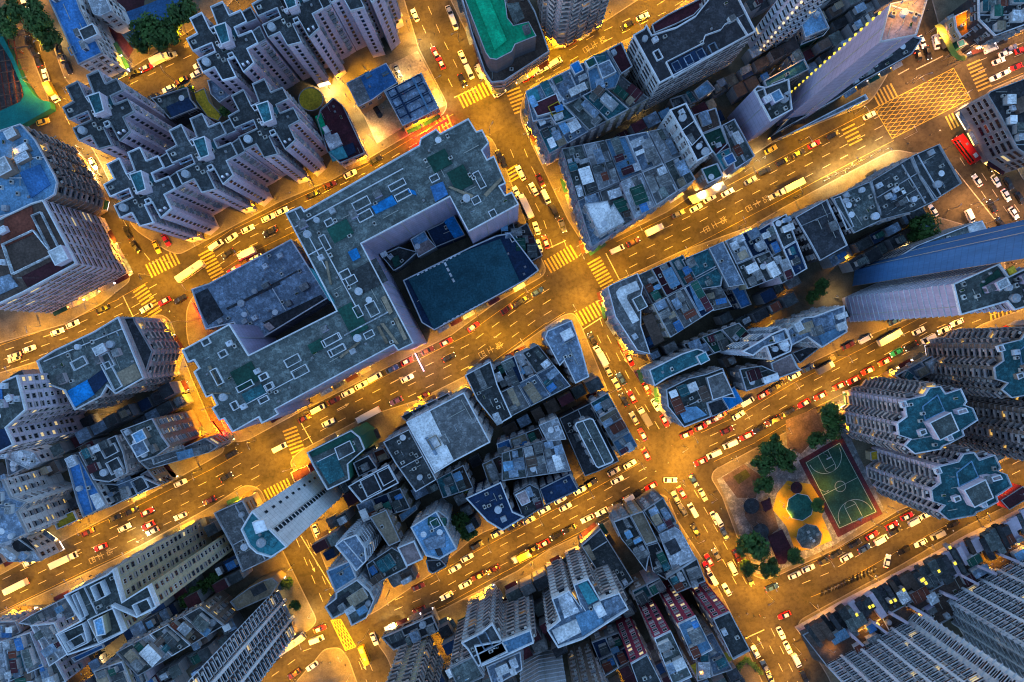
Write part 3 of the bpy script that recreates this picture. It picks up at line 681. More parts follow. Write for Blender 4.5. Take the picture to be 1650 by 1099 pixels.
B('fire station main hall with gridded blue roof', T(1, '802,542 892,500 1022,432 1125,638 1010,700 912,744'), 9, 'tan', 'steel', 'plain', 'fire station', 'fire_station', clutter=0, par=.5,
  patches=[P(FM, T(1, '820,540 1010,440 1030,480 842,582'), .5, 'navy'), P(FM, T(1, '845,590 1035,490 1060,540 868,640'), .5, 'navy'), P(FM, T(1, '872,648 1065,548 1090,598 895,700'), .5, 'navy'), P(DK, T(1, '965,465 975,460 1075,660 1065,665'), .7, 'sky'), P(DK, T(1, '865,525 875,520 965,695 955,700'), .7, 'navy')])

# --- top middle
B('building under a bright emerald tarpaulin roof by the upper junction', T(2, '-185,0 -180,-60 40,-60 55,30 65,105 100,150 190,128 235,212 110,262 90,305 0,352 -40,345 -65,310'), 22, 'slate', 'emerald', 'none', 'building', 'tarped_building', clutter=.1, par=.15,
  patches=[P(TP, T(2, '-140,-40 -60,-50 60,240 -10,300'), .5, 'emerald'), P(DK, T(2, '60,30 130,20 165,110 105,150'), 1, 'slate')])
B('rounded-corner podium around the emerald-tarped building', PX('739,-20 762,60 781,116 792,134 812,132 885,84 862,20 840,-20'), 10, 'pink', 'brown', 'strip', 'podium', 'podium_building', clutter=.2, rib=True)
B('pink tower with striped balconies leaning to the top edge', PX('868,-10 877,60 893,79 907,78 967,45 942,-20'), 72, 'pink', 'slate', 'balc', 'apartment tower', 'apartment_tower', base=True, rib=True, fl=3.1)
B('big dark-roofed hall with a curved parapet and duct wells', T(2, '805,212 870,175 882,150 915,212 1060,165 1170,100 1250,0 1240,-40 1420,-20 1525,190 960,495'), 29, 'pale', 'darker', 'strip', 'market hall', 'market_hall', rib=True, clutter=.15, cop='coping_light',
  patches=[P(LW, FR(2, 950, 330, 40, 60), 1.2, None), P(LW, T(2, '995,372 1210,262 1225,215 1320,180 1340,150 1415,112 1478,215 1042,465'), 1.4, None), P(DK, T(2, '1020,375 1205,280 1260,340 1050,445'), .5, 'navy')]
  + [P(FM, FR(2, 1060+i*72, 395-i*36, 46, 56), .9, 'steel') for i in range(4)])
B('dark maroon low roof in front of the curved parapet hall', T(2, '915,150 1010,90 1230,-20 1240,10 1160,95 1050,150 930,200'), 20, 'dark', 'maroon', 'none', 'building', 'low_building', clutter=.2)
TR = ['steel', 'slate', 'sky', 'dark', 'teal', 'grey', 'light', 'steel', 'dark']
B('corner tenement with maroon roof and yellow frame by junction', T(2, '172,545 320,470 400,625 380,690 215,720 195,640'), 19, 'grey', 'steel', 'ac', 'tenement', sheds=1, patches=[P(SH, T(2, '205,630 350,565 385,660 240,700'), 2.3, 'maroon'), P(FM, FR(2, 345, 655, 70, 60), 2.9, 'yellow'), P(DK, T(2, '175,545 235,515 260,585 200,620'), .5, 'cyan'), P(TP, T(2, '260,500 310,480 400,590 370,610'), .7, 'light')])
B('tenement with one bright blue roof shed on the yellow-lit avenue', T(2, '322,467 520,370 540,470 560,560 400,620'), 18, 'grey', 'steel', 'ac', 'tenement', sheds=4, patches=[P(SH, FR(2, 470, 415, 55, 65), 2.4, 'bright')])
B('tenement with large pale blue roof and a green shed', T(2, '525,367 650,303 730,445 700,520 560,555'), 20, 'grey', 'sky', 'ac', 'tenement', sheds=2, patches=[P(SH, FR(2, 555, 385, 60, 50), 2.4, 'green'), P(SH, T(2, '590,400 660,370 700,440 620,480'), 2.5, 'steel')])
B('tenement with deep maroon roof beside the pale blue one', T(2, '655,300 735,255 800,395 735,440'), 19, 'brown', 'maroon', 'ac', 'tenement', sheds=0, clutter=.4)
row(T(2, '400,625 735,450 900,585 545,775'), 3, 1, 18, 'behind the bright blue shed', TR, 3)
row(T(2, '195,660 400,625 545,780 310,915'), 2, 2, 18, 'with green roof gardens by the upper junction', ['teal', 'olive', 'cyan', 'steel', 'green'], 4, sheds=4, rows=('upper', 'lower'))
row([(904, 241), (1073, 207), (1121, 290), (953, 401)], 5, 2, 21, 'between the two junctions', ['sky', 'steel', 'light', 'grey', 'cyan', 'slate', 'light'], 5, sheds=5, rows=('alley side', 'avenue side'), wl=('lav', 'pale', 'grey', 'purple'))
B('corner tenement with a big stepped white roof over the avenue', T(6, '522,216 655,198 672,240 690,215 755,322 610,397'), 26.5, 'pale', 'white', 'ac', 'tenement', clutter=.15, par=.4)
B('narrow tower with a pale blank wall and roof well', T(2, '1020,652 1115,612 1165,705 1272,900 1180,955 1085,765'), 31, 'pale', 'darker', 'plain', 'apartment block', 'apartment_block', cop='coping_light', patches=[P(LW, T(2, '1085,775 1165,715 1215,800 1150,865'), 1.2, None), P(DK, FR(2, 1140, 825, 50, 60), .6, 'grey')])
B('flat brown-grey roof between narrow tower and lavender tower', T(2, '1162,682 1290,640 1322,745 1212,790'), 15, 'brown', 'brown', 'ac', 'tenement', sheds=1)
B('tenement with dark green awning roof and maroon strip', T(2, '1212,795 1322,750 1360,850 1290,920 1262,885'), 16, 'brown', 'green', 'ac', 'tenement', sheds=0, patches=[P(DK, T(2, '1280,875 1350,845 1360,870 1295,905'), .4, 'maroon')])
B('tenement with turquoise and blue sheds above the middle avenue', T(2, '1285,915 1372,875 1400,960 1340,1010'), 15, 'grey', 'cyan', 'ac', 'tenement', sheds=0, patches=[P(SH, FR(2, 1365, 950, 60, 55), 2.3, 'blue')])
B('tenement with teal green roof and white parapet on the avenue corner', T(2, '1205,1000 1300,965 1335,1040 1245,1085'), 14, 'brown', 'green', 'ac', 'tenement', sheds=0, cop='coping_light', clutter=.4)
B('violet-roofed tenement in the shade of the lavender tower', T(2, '1325,745 1400,705 1520,925 1405,1000 1370,870'), 14, 'purple', 'slate', 'ac', 'tenement', sheds=2)
B('small pale blue roof below the curved parapet hall', T(2, '1160,540 1240,478 1285,530 1190,592'), 8, 'grey', 'sky', 'plain', 'building', 'low_building', clutter=.2)
row(T(2, '1020,590 1150,545 1190,600 1050,655'), 2, 1, 8, 'in the alley under the parapet hall', ['darker', 'dark'], 6, sheds=2, hv=1)

# --- top right
B('lavender corner tower with teal lift boxes on its roof', T(3, '50,532 72,512 120,520 255,470 275,650 150,718'), 29, 'purple', 'slate', 'none', 'apartment tower', 'apartment_tower', cop='coping_light', clutter=.6, patches=[P(LW, T(3, '60,545 110,525 135,600 95,625'), 1.2, None), P(ST, FR(3, 170, 585, 60, 60), 3, 'sky'), P(ST, FR(3, 122, 595, 40, 40), 2.2, 'white')])
B('teal flat roof with a row of yellow lamps at its edge', T(3, '110,482 345,352 375,412 262,470 125,520'), 21, 'slate', 'teal', 'strip', 'podium', 'podium_building', clutter=.2, patches=[P(FM, T(3, '150,500 225,470 255,540 190,570'), 1.5, None)])
TB = B('tall glass tower with a spine of yellow stair lights', PX('1262,160 1250,204 1292,196 1306,150'), 74, 'purple', 'pinkish', 'none', 'apartment tower', 'apartment_tower', base=True, clutter=1)
B('tall mottled purple tower with a spine of white stair lights', PX('1214,94 1202,64 1240,30 1268,66'), 86, 'lav', 'slate', 'bay', 'apartment tower', 'apartment_tower', base=True)
B('low pale blue market roof between the two lamp-spined towers', T(3, '330,152 408,22 440,60 492,168 352,226'), 11, 'grey', 'sky', 'plain', 'building', 'low_building', clutter=.4)
B('dark green canvas-roofed yard building by the glass tower', T(3, '325,270 345,232 495,170 460,215'), 6, 'green', 'green', 'plain', 'building', 'low_building', clutter=.2)
B('dark podium roof garden of pipes along the box junction', T(3, '180,785 320,640 560,470 780,285 960,205 1040,232 980,322 700,478 540,585'), 9, 'grey', 'darker', 'strip', 'podium', 'podium_building', clutter=2.2)
B('thin pale ledge roof facing the yellow box junction', T(3, '192,822 280,780 520,655 705,560 722,590 540,675'), 6, 'grey', 'grey', 'strip', 'shop building', 'shop_building', clutter=.4, cop='coping_light')
B('black-roofed shed behind the box junction stop line', T(3, '790,255 960,208 1020,150 880,140 810,205'), 10, 'dark', 'darker', 'plain', 'building', 'low_building')
B('amber-lit flat roof above the footbridge', T(3, '1230,100 1365,40 1382,155 1270,225 1240,175'), 10, 'tan', 'orange', 'plain', 'shop building', 'shop_building', clutter=.5)
B('small grey kiosk roof beside the amber-lit roof', T(3, '1195,100 1230,82 1262,170 1225,185'), 6, 'grey', 'light', 'none', 'kiosk', 'street_kiosk', clutter=0, par=.2)
B('small teal kiosk roof near the footbridge', T(3, '1250,245 1290,230 1305,265 1265,280'), 5, 'green', 'cyan', 'none', 'kiosk', 'street_kiosk', clutter=0, par=.2)
B('small violet kiosk roof near the footbridge', T(3, '1294,228 1345,205 1365,245 1310,264'), 5, 'purple', 'blue', 'none', 'kiosk', 'street_kiosk', clutter=0, par=.2)
B('pinkish kiosk roof beside the violet kiosk', T(3, '1348,203 1390,183 1410,222 1370,243'), 5, 'pink', 'pinkish', 'none', 'kiosk', 'street_kiosk', clutter=0, par=.2)
B('dark cluttered scaffold-roofed building at top right corner', T(3, '1370,-40 1700,-40 1700,130 1470,215 1375,120'), 16, 'dark', 'darker', 'ac', 'building', 'scaffolded_building', sheds=8, clutter=2.2)
B('rounded dark corner block right of the junction', T(3, '1425,565 1440,545 1640,470 1720,440 1720,960 1600,880 1500,690'), 18, 'grey', 'darker', 'strip', 'building', 'corner_block', sheds=2, clutter=.5, cop='coping', patches=[P(DK, T(3, '1565,600 1640,570 1650,660 1600,680'), 2, 'brown')])

# --- the U-shaped estate and its courts
UP = PX('461,344 486,333 491,341 676,235 678,224 703,209 710,216 755,192 768,213 777,210 788,231 777,243 785,258 796,252 815,296 805,301 814,315 825,310 836,330 755,374 725,318 583,393 667,553 642,565 635,556 445,659 450,667 423,682 418,672 376,696 362,674 355,677 343,657 351,652 343,636 334,640 314,599 322,593 314,580 305,584 295,564 371,522 402,572 543,501')
up = [P(FM, FR(5, x, y, w, h, -28+a), .9, None) for x, y, w, h, a in ((670, 215, 105, 55, 0), (690, 285, 95, 50, 0), (880, 105, 105, 42, 0), (915, 165, 100, 42, 0), (480, 325, 50, 42, 0), (455, 445, 40, 95, 0), (575, 630, 62, 50, 0), (612, 665, 62, 50, 0), (735, 835, 62, 85, 0), (650, 850, 42, 70, 0),
      (490, 1020, 110, 45, 0), (1365, 75, 42, 105, 0), (1445, 275, 42, 50, 0), (1345, 195, 50, 45, 0), (1100, 65, 55, 40, 0), (715, 985, 60, 40, 0), (535, 1075, 90, 40, 0))]
up += [P(FM, FR(9, x, y, w, h), .9, None) for x, y, w, h in ((265, 150, 95, 50), (310, 215, 100, 52), (95, 245, 55, 38), (130, 300, 50, 38), (95, 380, 62, 34), (500, 25, 105, 44), (525, 90, 105, 44))]
up += [P(FM, FR(8, x, y, w, h), .9, None) for x, y, w, h in ((1220, 40, 50, 40), (1320, 110, 50, 40), (1450, 300, 105, 38), (1560, 245, 50, 40), (1390, 415, 42, 50), (1285, 245, 42, 100), (1590, 305, 50, 40))]
up += [P(DK, FR(5, x, y, w, h), .25, c) for x, y, w, h, c in ((1250, 65, 110, 130, 'green'), (545, 375, 130, 95, 'green'), (640, 930, 110, 100, 'green'), (590, 855, 90, 90, 'green'), (715, 640, 170, 150, 'dark'), (700, 920, 300, 8, 'light'))]
up += [P(DK, FR(8, 1450, 240, 140, 120), .25, 'green'), P(DK, FR(8, 1500, 345, 130, 60), .25, 'teal'), P(DK, FR(1, 1130, 950, 120, 100), .25, 'green'), P(DK, FR(9, 405, 65, 90, 60), .25, 'green')]
up += [P(TP, T(5, '730,232 850,165 880,215 755,275'), .6, 'bright'), P(TP, T(5, '590,500 640,475 665,530 620,555'), .5, 'bright'), P(TP, T(5, '1075,115 1150,85 1180,160 1105,205'), .45, 'blue'), P(TP, T(5, '940,125 985,140 995,165 950,150'), .4, 'bright')]
up += [P(TP, T(5, '362,590 385,600 505,780 510,805 480,785'), .35, 'cyan')]
up += [P('timber_pile', T(n, s), .35, 'tan') for n, s in ((5, '455,555 468,552 495,690 483,692'), (5, '1180,118 1195,112 1330,165 1320,182'), (5, '1390,160 1490,60 1500,75 1405,175'), (5, '785,770 810,755 855,850 835,868'), (5, '780,920 800,918 890,1040 875,1045'), (5, '860,890 880,885 940,1010 920,1020'), (5, '760,940 775,935 830,1035 812,1040'), (8, '1230,182 1245,180 1305,305 1292,310'), (8, '1220,338 1360,340 1360,348 1220,346'), (9, '540,125 655,35 662,45 548,138'))]
B('huge U-shaped grey estate block with cluttered open roof', UP, 36, 'purple', 'slate', 'none', 'estate block', 'estate_block', patches=up, clutter=1.0, cop='coping_light', sheds=0, cap=110, parts=9)
UB = BL[-1]
B('low grey podium with a long seam inside the left court of the estate', PX('310,466 338,457 470,386 530,480 402,558 378,520 333,531'), 11, 'slate', 'steel', 'none', 'podium', 'podium_building', clutter=.7, cop='coping_light',
  patches=[P('roof_seam', T(4, '1335,828 1650,678 1655,690 1340,842'), .2, 'darker'), P('roof_seam', T(5, '0,766 300,600 304,608 2,780'), .2, 'darker'), P(DK, T(4, '1140,755 1225,712 1320,870 1230,930'), .2, 'darker'), P('car_ramp', T(5, '85,915 430,750 470,800 150,965'), .15, 'darker'), P(DK, T(5, '90,930 125,912 160,945 130,965'), .8, 'pinkish')])
B('podium with deep blue flat deck in the right court of the estate', PX('650,452 757,399 800,380 822,376 868,436 846,452 700,532 680,520'), 9, 'slate', 'navy', 'none', 'podium', 'podium_building', clutter=.6, cop='coping',
  patches=[P(DK, PX('658,450 753,404 806,385 838,455 700,532'), .4, 'deepteal')] + [P('skylight_strip', [(a*1.0, b*1.0) for a, b in ((715+i*0+i*4.2, 424+i*8.6), (718+i*4.2, 422.6+i*8.6), (721+i*4.2, 428+i*8.6), (718+i*4.2, 429.6+i*8.6))], .55, 'white') for i in range(4)]
  + [P('skylight_strip', [(672+i*6.6, 443-i*3.3), (675.6+i*6.6, 441.2-i*3.3), (676.2+i*6.6, 442.6-i*3.3), (672.6+i*6.6, 444.4-i*3.3)], .55, 'white') for i in range(11)]
  + [P('skylight_strip', [(714+i*7, 521-i*3.7), (718+i*7, 519-i*3.7), (718.7+i*7, 520.4-i*3.7), (714.7+i*7, 522.4-i*3.7)], .55, 'white') for i in range(11)])
B('low dark plant rooms at the right end of the blue deck', T(6, '0,0 110,370 180,330 270,520 170,575 60,440 30,400'), 7, 'dark', 'darker', 'none', 'plant building', 'plant_building', sheds=5, clutter=2.5, patches=[P(SH, FR(6, 100, 420, 40, 40), 2, 'teal'), P(FM, FR(6, 215, 605, 60, 40), 1, None)])
B('low shed with blue and white roof halves in the estate court', T(5, '960,425 1040,375 1065,420 1110,470 1005,530'), 7, 'grey', 'pinkish', 'none', 'shed', 'court_shed', clutter=.2, patches=[P(DK, T(5, '968,425 1038,382 1062,425 985,465'), .3, 'sky')])
B('deep blue tarped court building in the inner corner of the estate', T(5, '1055,372 1150,325 1200,260 1280,400 1110,470'), 6, 'navy', 'navy', 'none', 'shed', 'court_shed', clutter=.4, patches=[P(TP, T(5, '1155,320 1200,265 1275,395 1220,425'), .4, 'bright')])
B('low dark service shed with green door in the estate court', T(5, '785,520 890,470 1000,500 905,585 860,610 820,560'), 7, 'slate', 'dark', 'none', 'shed', 'court_shed', clutter=1.2, patches=[P(DK, T(5, '845,535 885,515 905,570 865,592'), .6, 'green'), P(ST, FR(5, 805, 515, 40, 30), 1.5, 'white')])

# --- right-hand row on the middle avenue
B('rounded corner block with white L-shaped parapet roof', T(6, '655,705 680,690 830,625 862,700 850,760 850,935 905,1100 830,1080 700,880'), 22, 'lav', 'grey', 'ac', 'tenement', 'corner_block', clutter=.3,
  patches=[P(DK, T(6, '705,735 725,710 822,668 845,720 770,752 768,775 842,900 802,922 712,765'), .8, 'white'), P(SH, FR(6, 840, 800, 60, 80), 2.2, 'slate'), P(DK, T(6, '855,880 920,860 990,1020 930,1050'), .4, 'brown')])
row([(1026, 444), (1100, 411), (1150, 500), (1080, 545)], 3, 2, 21, 'behind the rounded corner block', ['dark', 'navy', 'slate', 'maroon', 'teal', 'dark'], 8, sheds=5, clutter=2.2, rows=('avenue side', 'alley side'))
B('tenement with flat teal deck and tan water tower', T(6, '1090,545 1250,478 1330,640 1320,700 1185,720'), 21, 'slate', 'teal', 'ac', 'tenement', sheds=1, clutter=.6, patches=[P(DK, T(6, '1095,590 1115,580 1240,830 1190,850'), .7, 'sky')])
B('long tenement with smooth steel-blue roof running alley to avenue', T(6, '1252,475 1335,438 1460,690 1370,705'), 23, 'slate', 'steel', 'ac', 'tenement', clutter=.15, par=.5)
B('grey cluttered tenement below the flat teal deck', T(6, '1190,725 1320,705 1385,820 1235,855'), 17, 'slate', 'grey', 'ac', 'tenement', sheds=4, clutter=2)
B('blue-roofed shed at the alley end of the steel-blue roof', T(6, '1375,710 1450,690 1500,808 1440,832'), 12, 'navy', 'blue', 'plain', 'building', 'low_building', clutter=.2)
row(T(6, '1345,435 1530,355 1690,640 1480,720'), 2, 2, 22, 'right of the steel-blue roof', ['slate', 'dark', 'navy', 'steel'], 9, sheds=2, clutter=2.4, rows=('avenue side', 'alley side'))
row(T(7, '70,375 240,275 365,600 215,690'), 2, 2, 22, 'with rusty tanks beyond the steel-blue roof', ['darker', 'slate', 'navy', 'dark'], 10, sheds=2, clutter=2, rows=('avenue side', 'alley side'))
B('broad black-roofed tenement with an alley-side parapet box', T(7, '295,295 480,190 600,460 440,550 375,430'), 23, 'dark', 'darker', 'ac', 'tenement', clutter=.5)
B('broad slate-roofed block with white tank cluster', T(7, '505,178 735,85 795,260 800,312 640,388'), 24, 'dark', 'slate', 'ac', 'tenement', clutter=1.2, patches=[P(FM, T(7, '520,185 560,170 640,350 600,370'), .7, None)])
B('slate-roofed block with a round vent near the taxi plaza', T(7, '740,82 975,-60 1010,20 1130,192 990,260 800,310'), 24, 'dark', 'dark', 'ac', 'tenement', clutter=1.1, patches=[P('round_vent', [(1200+(870+22*math.cos(t*.524))/3.662, 270+(175+20*math.sin(t*.524))/3.662) for t in range(12)], .8, 'steel'), P(ST, FR(7, 925, 150, 22, 22), 1.5, 'white'), P(ST, FR(7, 940, 195, 24, 34), 1.5, 'white')])
B('end block with violet-edged dark roof above the plaza', T(7, '980,-65 1140,-135 1272,95 1112,195 1030,60'), 24, 'dark', 'dark', 'ac', 'tenement', clutter=.5)
B('pale ribbed low block with white end roof beside the plaza', T(7, '850,562 1010,462 1310,342 1390,315 1432,398 1330,428 1000,520'), 20, 'grey', 'slate', 'strip', 'building', 'low_block', rib=True, clutter=.8, patches=[P(DK, T(7, '1312,350 1390,318 1425,392 1335,415'), .5, 'white')])
B('tall tower with smooth blue glass flank and brown base face', PX('1377,435 1373,461 1446,430 1440,404'), 98, 'blue', 'slate', 'none', 'apartment tower', 'glass_tower', base=True)
for i_, a_, e_, l_, n_, m_ in wall_edges(BL[-1]):
    if n_.y < -.6: BL[-1]['faces'][i_] = 'brown'
D2 = B('tall tower with lavender flank and green roof court', PX('1533,458 1607,425 1622,446 1655,430 1690,482 1632,500 1620,486 1545,508'), 66, 'purple', 'slate', 'none', 'apartment tower', 'glass_tower', rib='blue', over={0: 'ac', 8: 'ac', 1: 'ac'}, cop='coping_light', clutter=1.2, patches=[P(DK, T(7, '1385,690 1490,600 1510,640 1420,690 1440,740 1405,745'), .4, 'green'), P(ST, FR(7, 1480, 690, 70, 50), 3, 'light'), P(DK, FR(7, 1570, 610, 45, 45), .6, 'yellow')])
row(PX('1100,555 1190,520 1215,545 1118,582'), 3, 1, 13, 'in the unlit back alley', ['dark', 'green', 'slate'], 12, sheds=2)
B('lavender striped tower with white cornice over lower avenue', T(7, '-20,1085 60,1040 150,985 232,948 262,1010 110,1060 45,1110'), 33, 'lav', 'steel', 'fin', 'apartment block', 'apartment_block', rib='blue', cop='coping_light', sheds=2, clutter=1.5)
B('dark square roof with thick white rim on the lower avenue', T(7, '108,1020 238,952 270,1048 262,1085 150,1135'), 31, 'pale', 'darker', 'ac', 'apartment block', 'apartment_block', cop='coping_light', par=1.4, patches=[P(ST, FR(7, 220, 1045, 50, 40), 2, 'white')])
B('pale blue roofed block beside the white rimmed roof', T(7, '245,960 345,885 400,880 580,815 590,900 598,970 450,1062 365,1000 272,1050'), 27, 'pale', 'steel', 'ac', 'apartment block', 'apartment_block', cop='coping_light', sheds=2, patches=[P(DK, T(7, '430,990 560,940 590,970 460,1050'), .4, 'sky'), P(ST, FR(7, 300, 940, 40, 50), 3, 'white'), P(LW, T(7, '390,890 510,850 530,930 420,970'), 1, 'steel')])
B('low shop row with pale stucco roof by the lower avenue kerb', T(11, '150,165 270,110 310,190 330,205 190,255 170,240'), 14, 'pink', 'pinkish', 'plain', 'shop building', 'shop_building', clutter=.5, cop='coping_light')
B('dark flat-roofed shop beside the stucco-roofed shop row', T(11, '275,105 440,40 450,65 320,165'), 13, 'pink', 'darker', 'plain', 'shop building', 'shop_building', clutter=.5)
B('long teal-roofed walk-up with a mint awning', T(10, '900,205 1090,110 1180,80 1215,90 1255,145 1130,195 1000,255 930,300'), 20, 'pale', 'teal', 'ac', 'tenement', cop='coping_light', clutter=.5, patches=[P(SH, FR(10, 1210, 135, 60, 55), 2, 'cyan')])
B('grey jumbled corner tenement at the busy five-way junction', T(10, '1000,320 1130,255 1235,230 1330,195 1405,370 1330,365 1240,400 1262,480 1105,542 1010,420'), 17, 'pale', 'slate', 'ac', 'tenement', sheds=6, clutter=2.5, patches=[P(SH, T(10, '1230,250 1325,215 1385,340 1265,380'), 2.4, 'grey'), P(DK, T(10, '1065,430 1180,420 1240,470 1110,520'), .5, 'sky')])
B('single bright blue square roof above the taxi queue', T(10, '1330,372 1402,302 1455,390 1372,440'), 9, 'navy', 'bright', 'none', 'shop', 'small_shop', clutter=0, par=.2)
B('black-violet shop roof beside the bright blue square', T(10, '1245,402 1328,374 1370,438 1272,480'), 8, 'purple', 'darker', 'none', 'shop', 'small_shop', clutter=.3, par=.3)
B('slate roofs with washing lines above the lower avenue', T(10, '1430,200 1560,180 1650,220 1660,265 1470,330'), 15, 'grey', 'slate', 'ac', 'tenement', sheds=2, clutter=1.5)

# --- estate of four ribbed towers on the right
EP = [(935,385),(1055,355),(1085,310),(1150,300),(1180,345),(1270,315),(1305,390),(1290,412),(1340,430),(1370,500),(1280,560),(1290,592),(1200,640),(1165,652),(1150,672),(1000,700),(940,650),(975,612),(905,590),(895,520),(950,480)]
EL = ['ribbed tower with teal cross-shaped roof beside the basketball court', 'ribbed tower with teal cross-shaped roof above the parked taxis', 'ribbed tower with teal roof cut by the edge, above the lower avenue', 'ribbed brown tower at the edge between two teal-roofed towers']
for i, (dx, dy) in enumerate(((0, 0), (200, 390), (570, -330), (770, 60))):
    def ez(s): return T(11, ' '.join('%g,%g' % (x+dx, y+dy) for x, y in s))
    B(EL[i], ez(EP), 41, 'brown' if i > 1 else 'lav', 'teal', 'balc', 'apartment tower', 'ribbed_tower', group='ribbed estate towers', rib=True, clutter=.4, par=.7, winmax=100, fl=2.9,
      patches=[P(PL, ez([(1050,510),(1175,448),(1222,555),(1110,612)]), 3.6, 'slate'), P(FM, ez([(1045,420),(1135,350),(1195,490),(1175,450),(1060,505)]), .5, 'sky'), P(ST, ez([(1225,440),(1275,425),(1290,450),(1235,465)]), 2.4, 'pinkish'), P(ST, ez([(1160,580),(1190,570),(1210,610),(1180,620)]), 2, 'light'), P(ST, ez([(1010,560),(1045,548),(1055,575),(1020,590)]), 1.8, 'slate'), P(FM, ez([(905,395),(940,385),(955,420),(920,430)]), 1.2, None)])
row(T(11, '880,240 1100,120 1140,200 960,290'), 3, 1, 8, 'at the foot of the ribbed towers', ['steel', 'slate', 'brown'], 14, sheds=1, hv=1.5)
B('yellow-lit entrance lodge between court and ribbed towers', T(11, '740,690 860,660 875,680 790,735 745,740'), 4, 'tan', 'yellow', 'none', 'lodge', 'entrance_lodge', clutter=0, par=.2)
B('red-roofed gate lodge at the foot of the ribbed tower', T(11, '1510,975 1640,890 1690,950 1560,1030'), 6, 'red', 'maroon', 'none', 'lodge', 'entrance_lodge', clutter=.3, par=.3)

# --- south of the middle avenue
B('two blue-grey L-shaped roofs at the cross street corner', T(10, '285,18 300,-25 442,-88 500,80 545,245 465,285 400,150 372,180'), 22, 'lav', 'steel', 'ac', 'tenement', cop='coping_light', clutter=.5, patches=[P(ST, FR(6, 415, 985, 70, 55), 2.4, 'white')])
row(T(10, '-40,200 245,55 440,300 90,480'), 3, 2, 21, 'behind the L-shaped blue-grey roofs', ['dark', 'darker', 'slate', 'steel', 'dark', 'brown'], 16, sheds=3, clutter=1.6, rows=('avenue side', 'alley side'))
B('slim dark block with white parapet left of the L-shaped roofs', T(9, '1280,235 1430,155 1470,290 1555,480 1470,530 1385,425 1350,380'), 26, 'slate', 'dark', 'ac', 'tenement', cop='coping_light', sheds=2, clutter=1.8)
row(T(9, '1490,160 1650,85 1690,240 1560,310'), 2, 1, 20, 'right of the slim dark block', ['sky', 'navy'], 17, sheds=3)
B('large block with grey roof and white stepped rooftop beside it', T(9, '935,512 1075,440 1272,338 1428,630 1215,742 1102,812'), 31, 'pale', 'grey', 'ac', 'office block', 'office_block', cop='coping_light', clutter=.12, par=1.2,
  patches=[P(DK, T(9, '942,512 1072,445 1212,735 1105,802'), .5, 'white'), P(LW, FR(9, 1100, 630, 60, 70), 1.5, 'tan'), P(DK, T(9, '1045,605 1060,598 1120,700 1105,708'), 1.2, 'steel')])
B('dark tarred roof left of the white stepped rooftop', T(9, '800,630 950,555 1110,850 990,922 870,752'), 25, 'slate', 'dark', 'ac', 'tenement', cop='coping', clutter=1.2)
B('dark block with three white-rimmed roof pens', T(9, '592,890 660,850 830,762 890,870 670,985'), 23, 'slate', 'darker', 'ac', 'tenement', cop='coping_light', clutter=.8, patches=[P(FM, T(9, '660,860 745,815 790,910 705,955'), 1, None), P(FM, T(9, '760,810 830,775 870,850 800,890'), 1, None)])
B('small dark square roof with white tanks behind green netting', T(9, '622,752 712,708 762,782 655,832'), 19, 'grey', 'darker', 'ac', 'tenement', clutter=1.5)
B('rust-brown roof strip beside the small dark square roof', T(9, '738,690 800,665 838,722 765,755'), 14, 'brown', 'rust', 'ac', 'tenement', sheds=1)
B('corner building wrapped in dark green scaffold netting', T(9, '350,690 610,560 660,600 690,672 590,760 600,850 470,912 385,765'), 25, 'green', 'slate', 'none', 'building', 'netted_building', sheds=0, clutter=.4, cop='coping_light', patches=[P(DK, T(9, '365,685 605,565 640,600 380,720'), .5, 'green'), P(LH, T(9, '520,660 610,615 640,680 545,730'), 2.5, 'dark'), P(DK, T(9, '400,750 520,700 570,830 480,880'), .4, 'teal')])
B('low maroon roof at the zebra crossing corner', T(9, '252,810 350,765 375,820 275,868'), 5, 'red', 'maroon', 'none', 'shop', 'small_shop', clutter=.3, par=.4)
row(T(9, '900,480 1180,340 1210,370 935,510'), 4, 1, 9, 'of low shops under the white stepped rooftop', ['maroon', 'slate', 'brown', 'dark'], 18, sheds=1, hv=1)
F9 = B('slim white tower with one column of black windows and turquoise roof', PX('408,822 464,880 438,897 415,890 403,879 390,852 398,838'), 67, 'white', 'cyan', 'none', 'apartment tower', 'slim_tower', cop='coping_light', clutter=.8, patches=[P(ST, PX('412,838 430,834 436,850 418,856'), 2.5, 'white'), P(DK, PX('430,855 450,868 440,882 424,872'), .5, 'teal')])
B('blue-roofed corner house by the cross street', T(13, '465,440 600,382 642,480 515,562'), 19, 'pale', 'sky', 'ac', 'tenement', clutter=.3, cop='coping_light')
B('dark Y-shaped corner block at the hatched junction', T(13, '455,650 520,600 520,568 645,490 720,560 745,610 700,715 612,762 580,680 500,722'), 22, 'pale', 'slate', 'ac', 'tenement', cop='coping_light', sheds=2, clutter=1.3, patches=[P(DK, T(13, '470,650 590,560 620,600 500,700'), .4, 'darker')])
B('curved pale blue apartment block with ribbed flank', T(13, '515,290 560,255 640,225 690,300 700,380 640,440 610,400'), 26, 'pale', 'steel', 'fin', 'apartment block', 'curved_block', rib='blue', cop='coping_light', clutter=.5)
B('plain tan roof behind the curved pale blue block', T(13, '720,122 815,80 900,262 832,292'), 17, 'tan', 'tan', 'ac', 'tenement', clutter=.15)
B('slate wedge roof between curved block and pinkish roof', T(13, '700,400 850,300 900,330 940,420 780,500 735,520'), 15, 'pale', 'slate', 'ac', 'tenement', sheds=2)
B('square pinkish roof with thin white rim over the lower avenue', T(13, '882,302 980,262 1030,370 938,412'), 22, 'pale', 'pinkish', 'ac', 'tenement', cop='coping_light', clutter=.2)
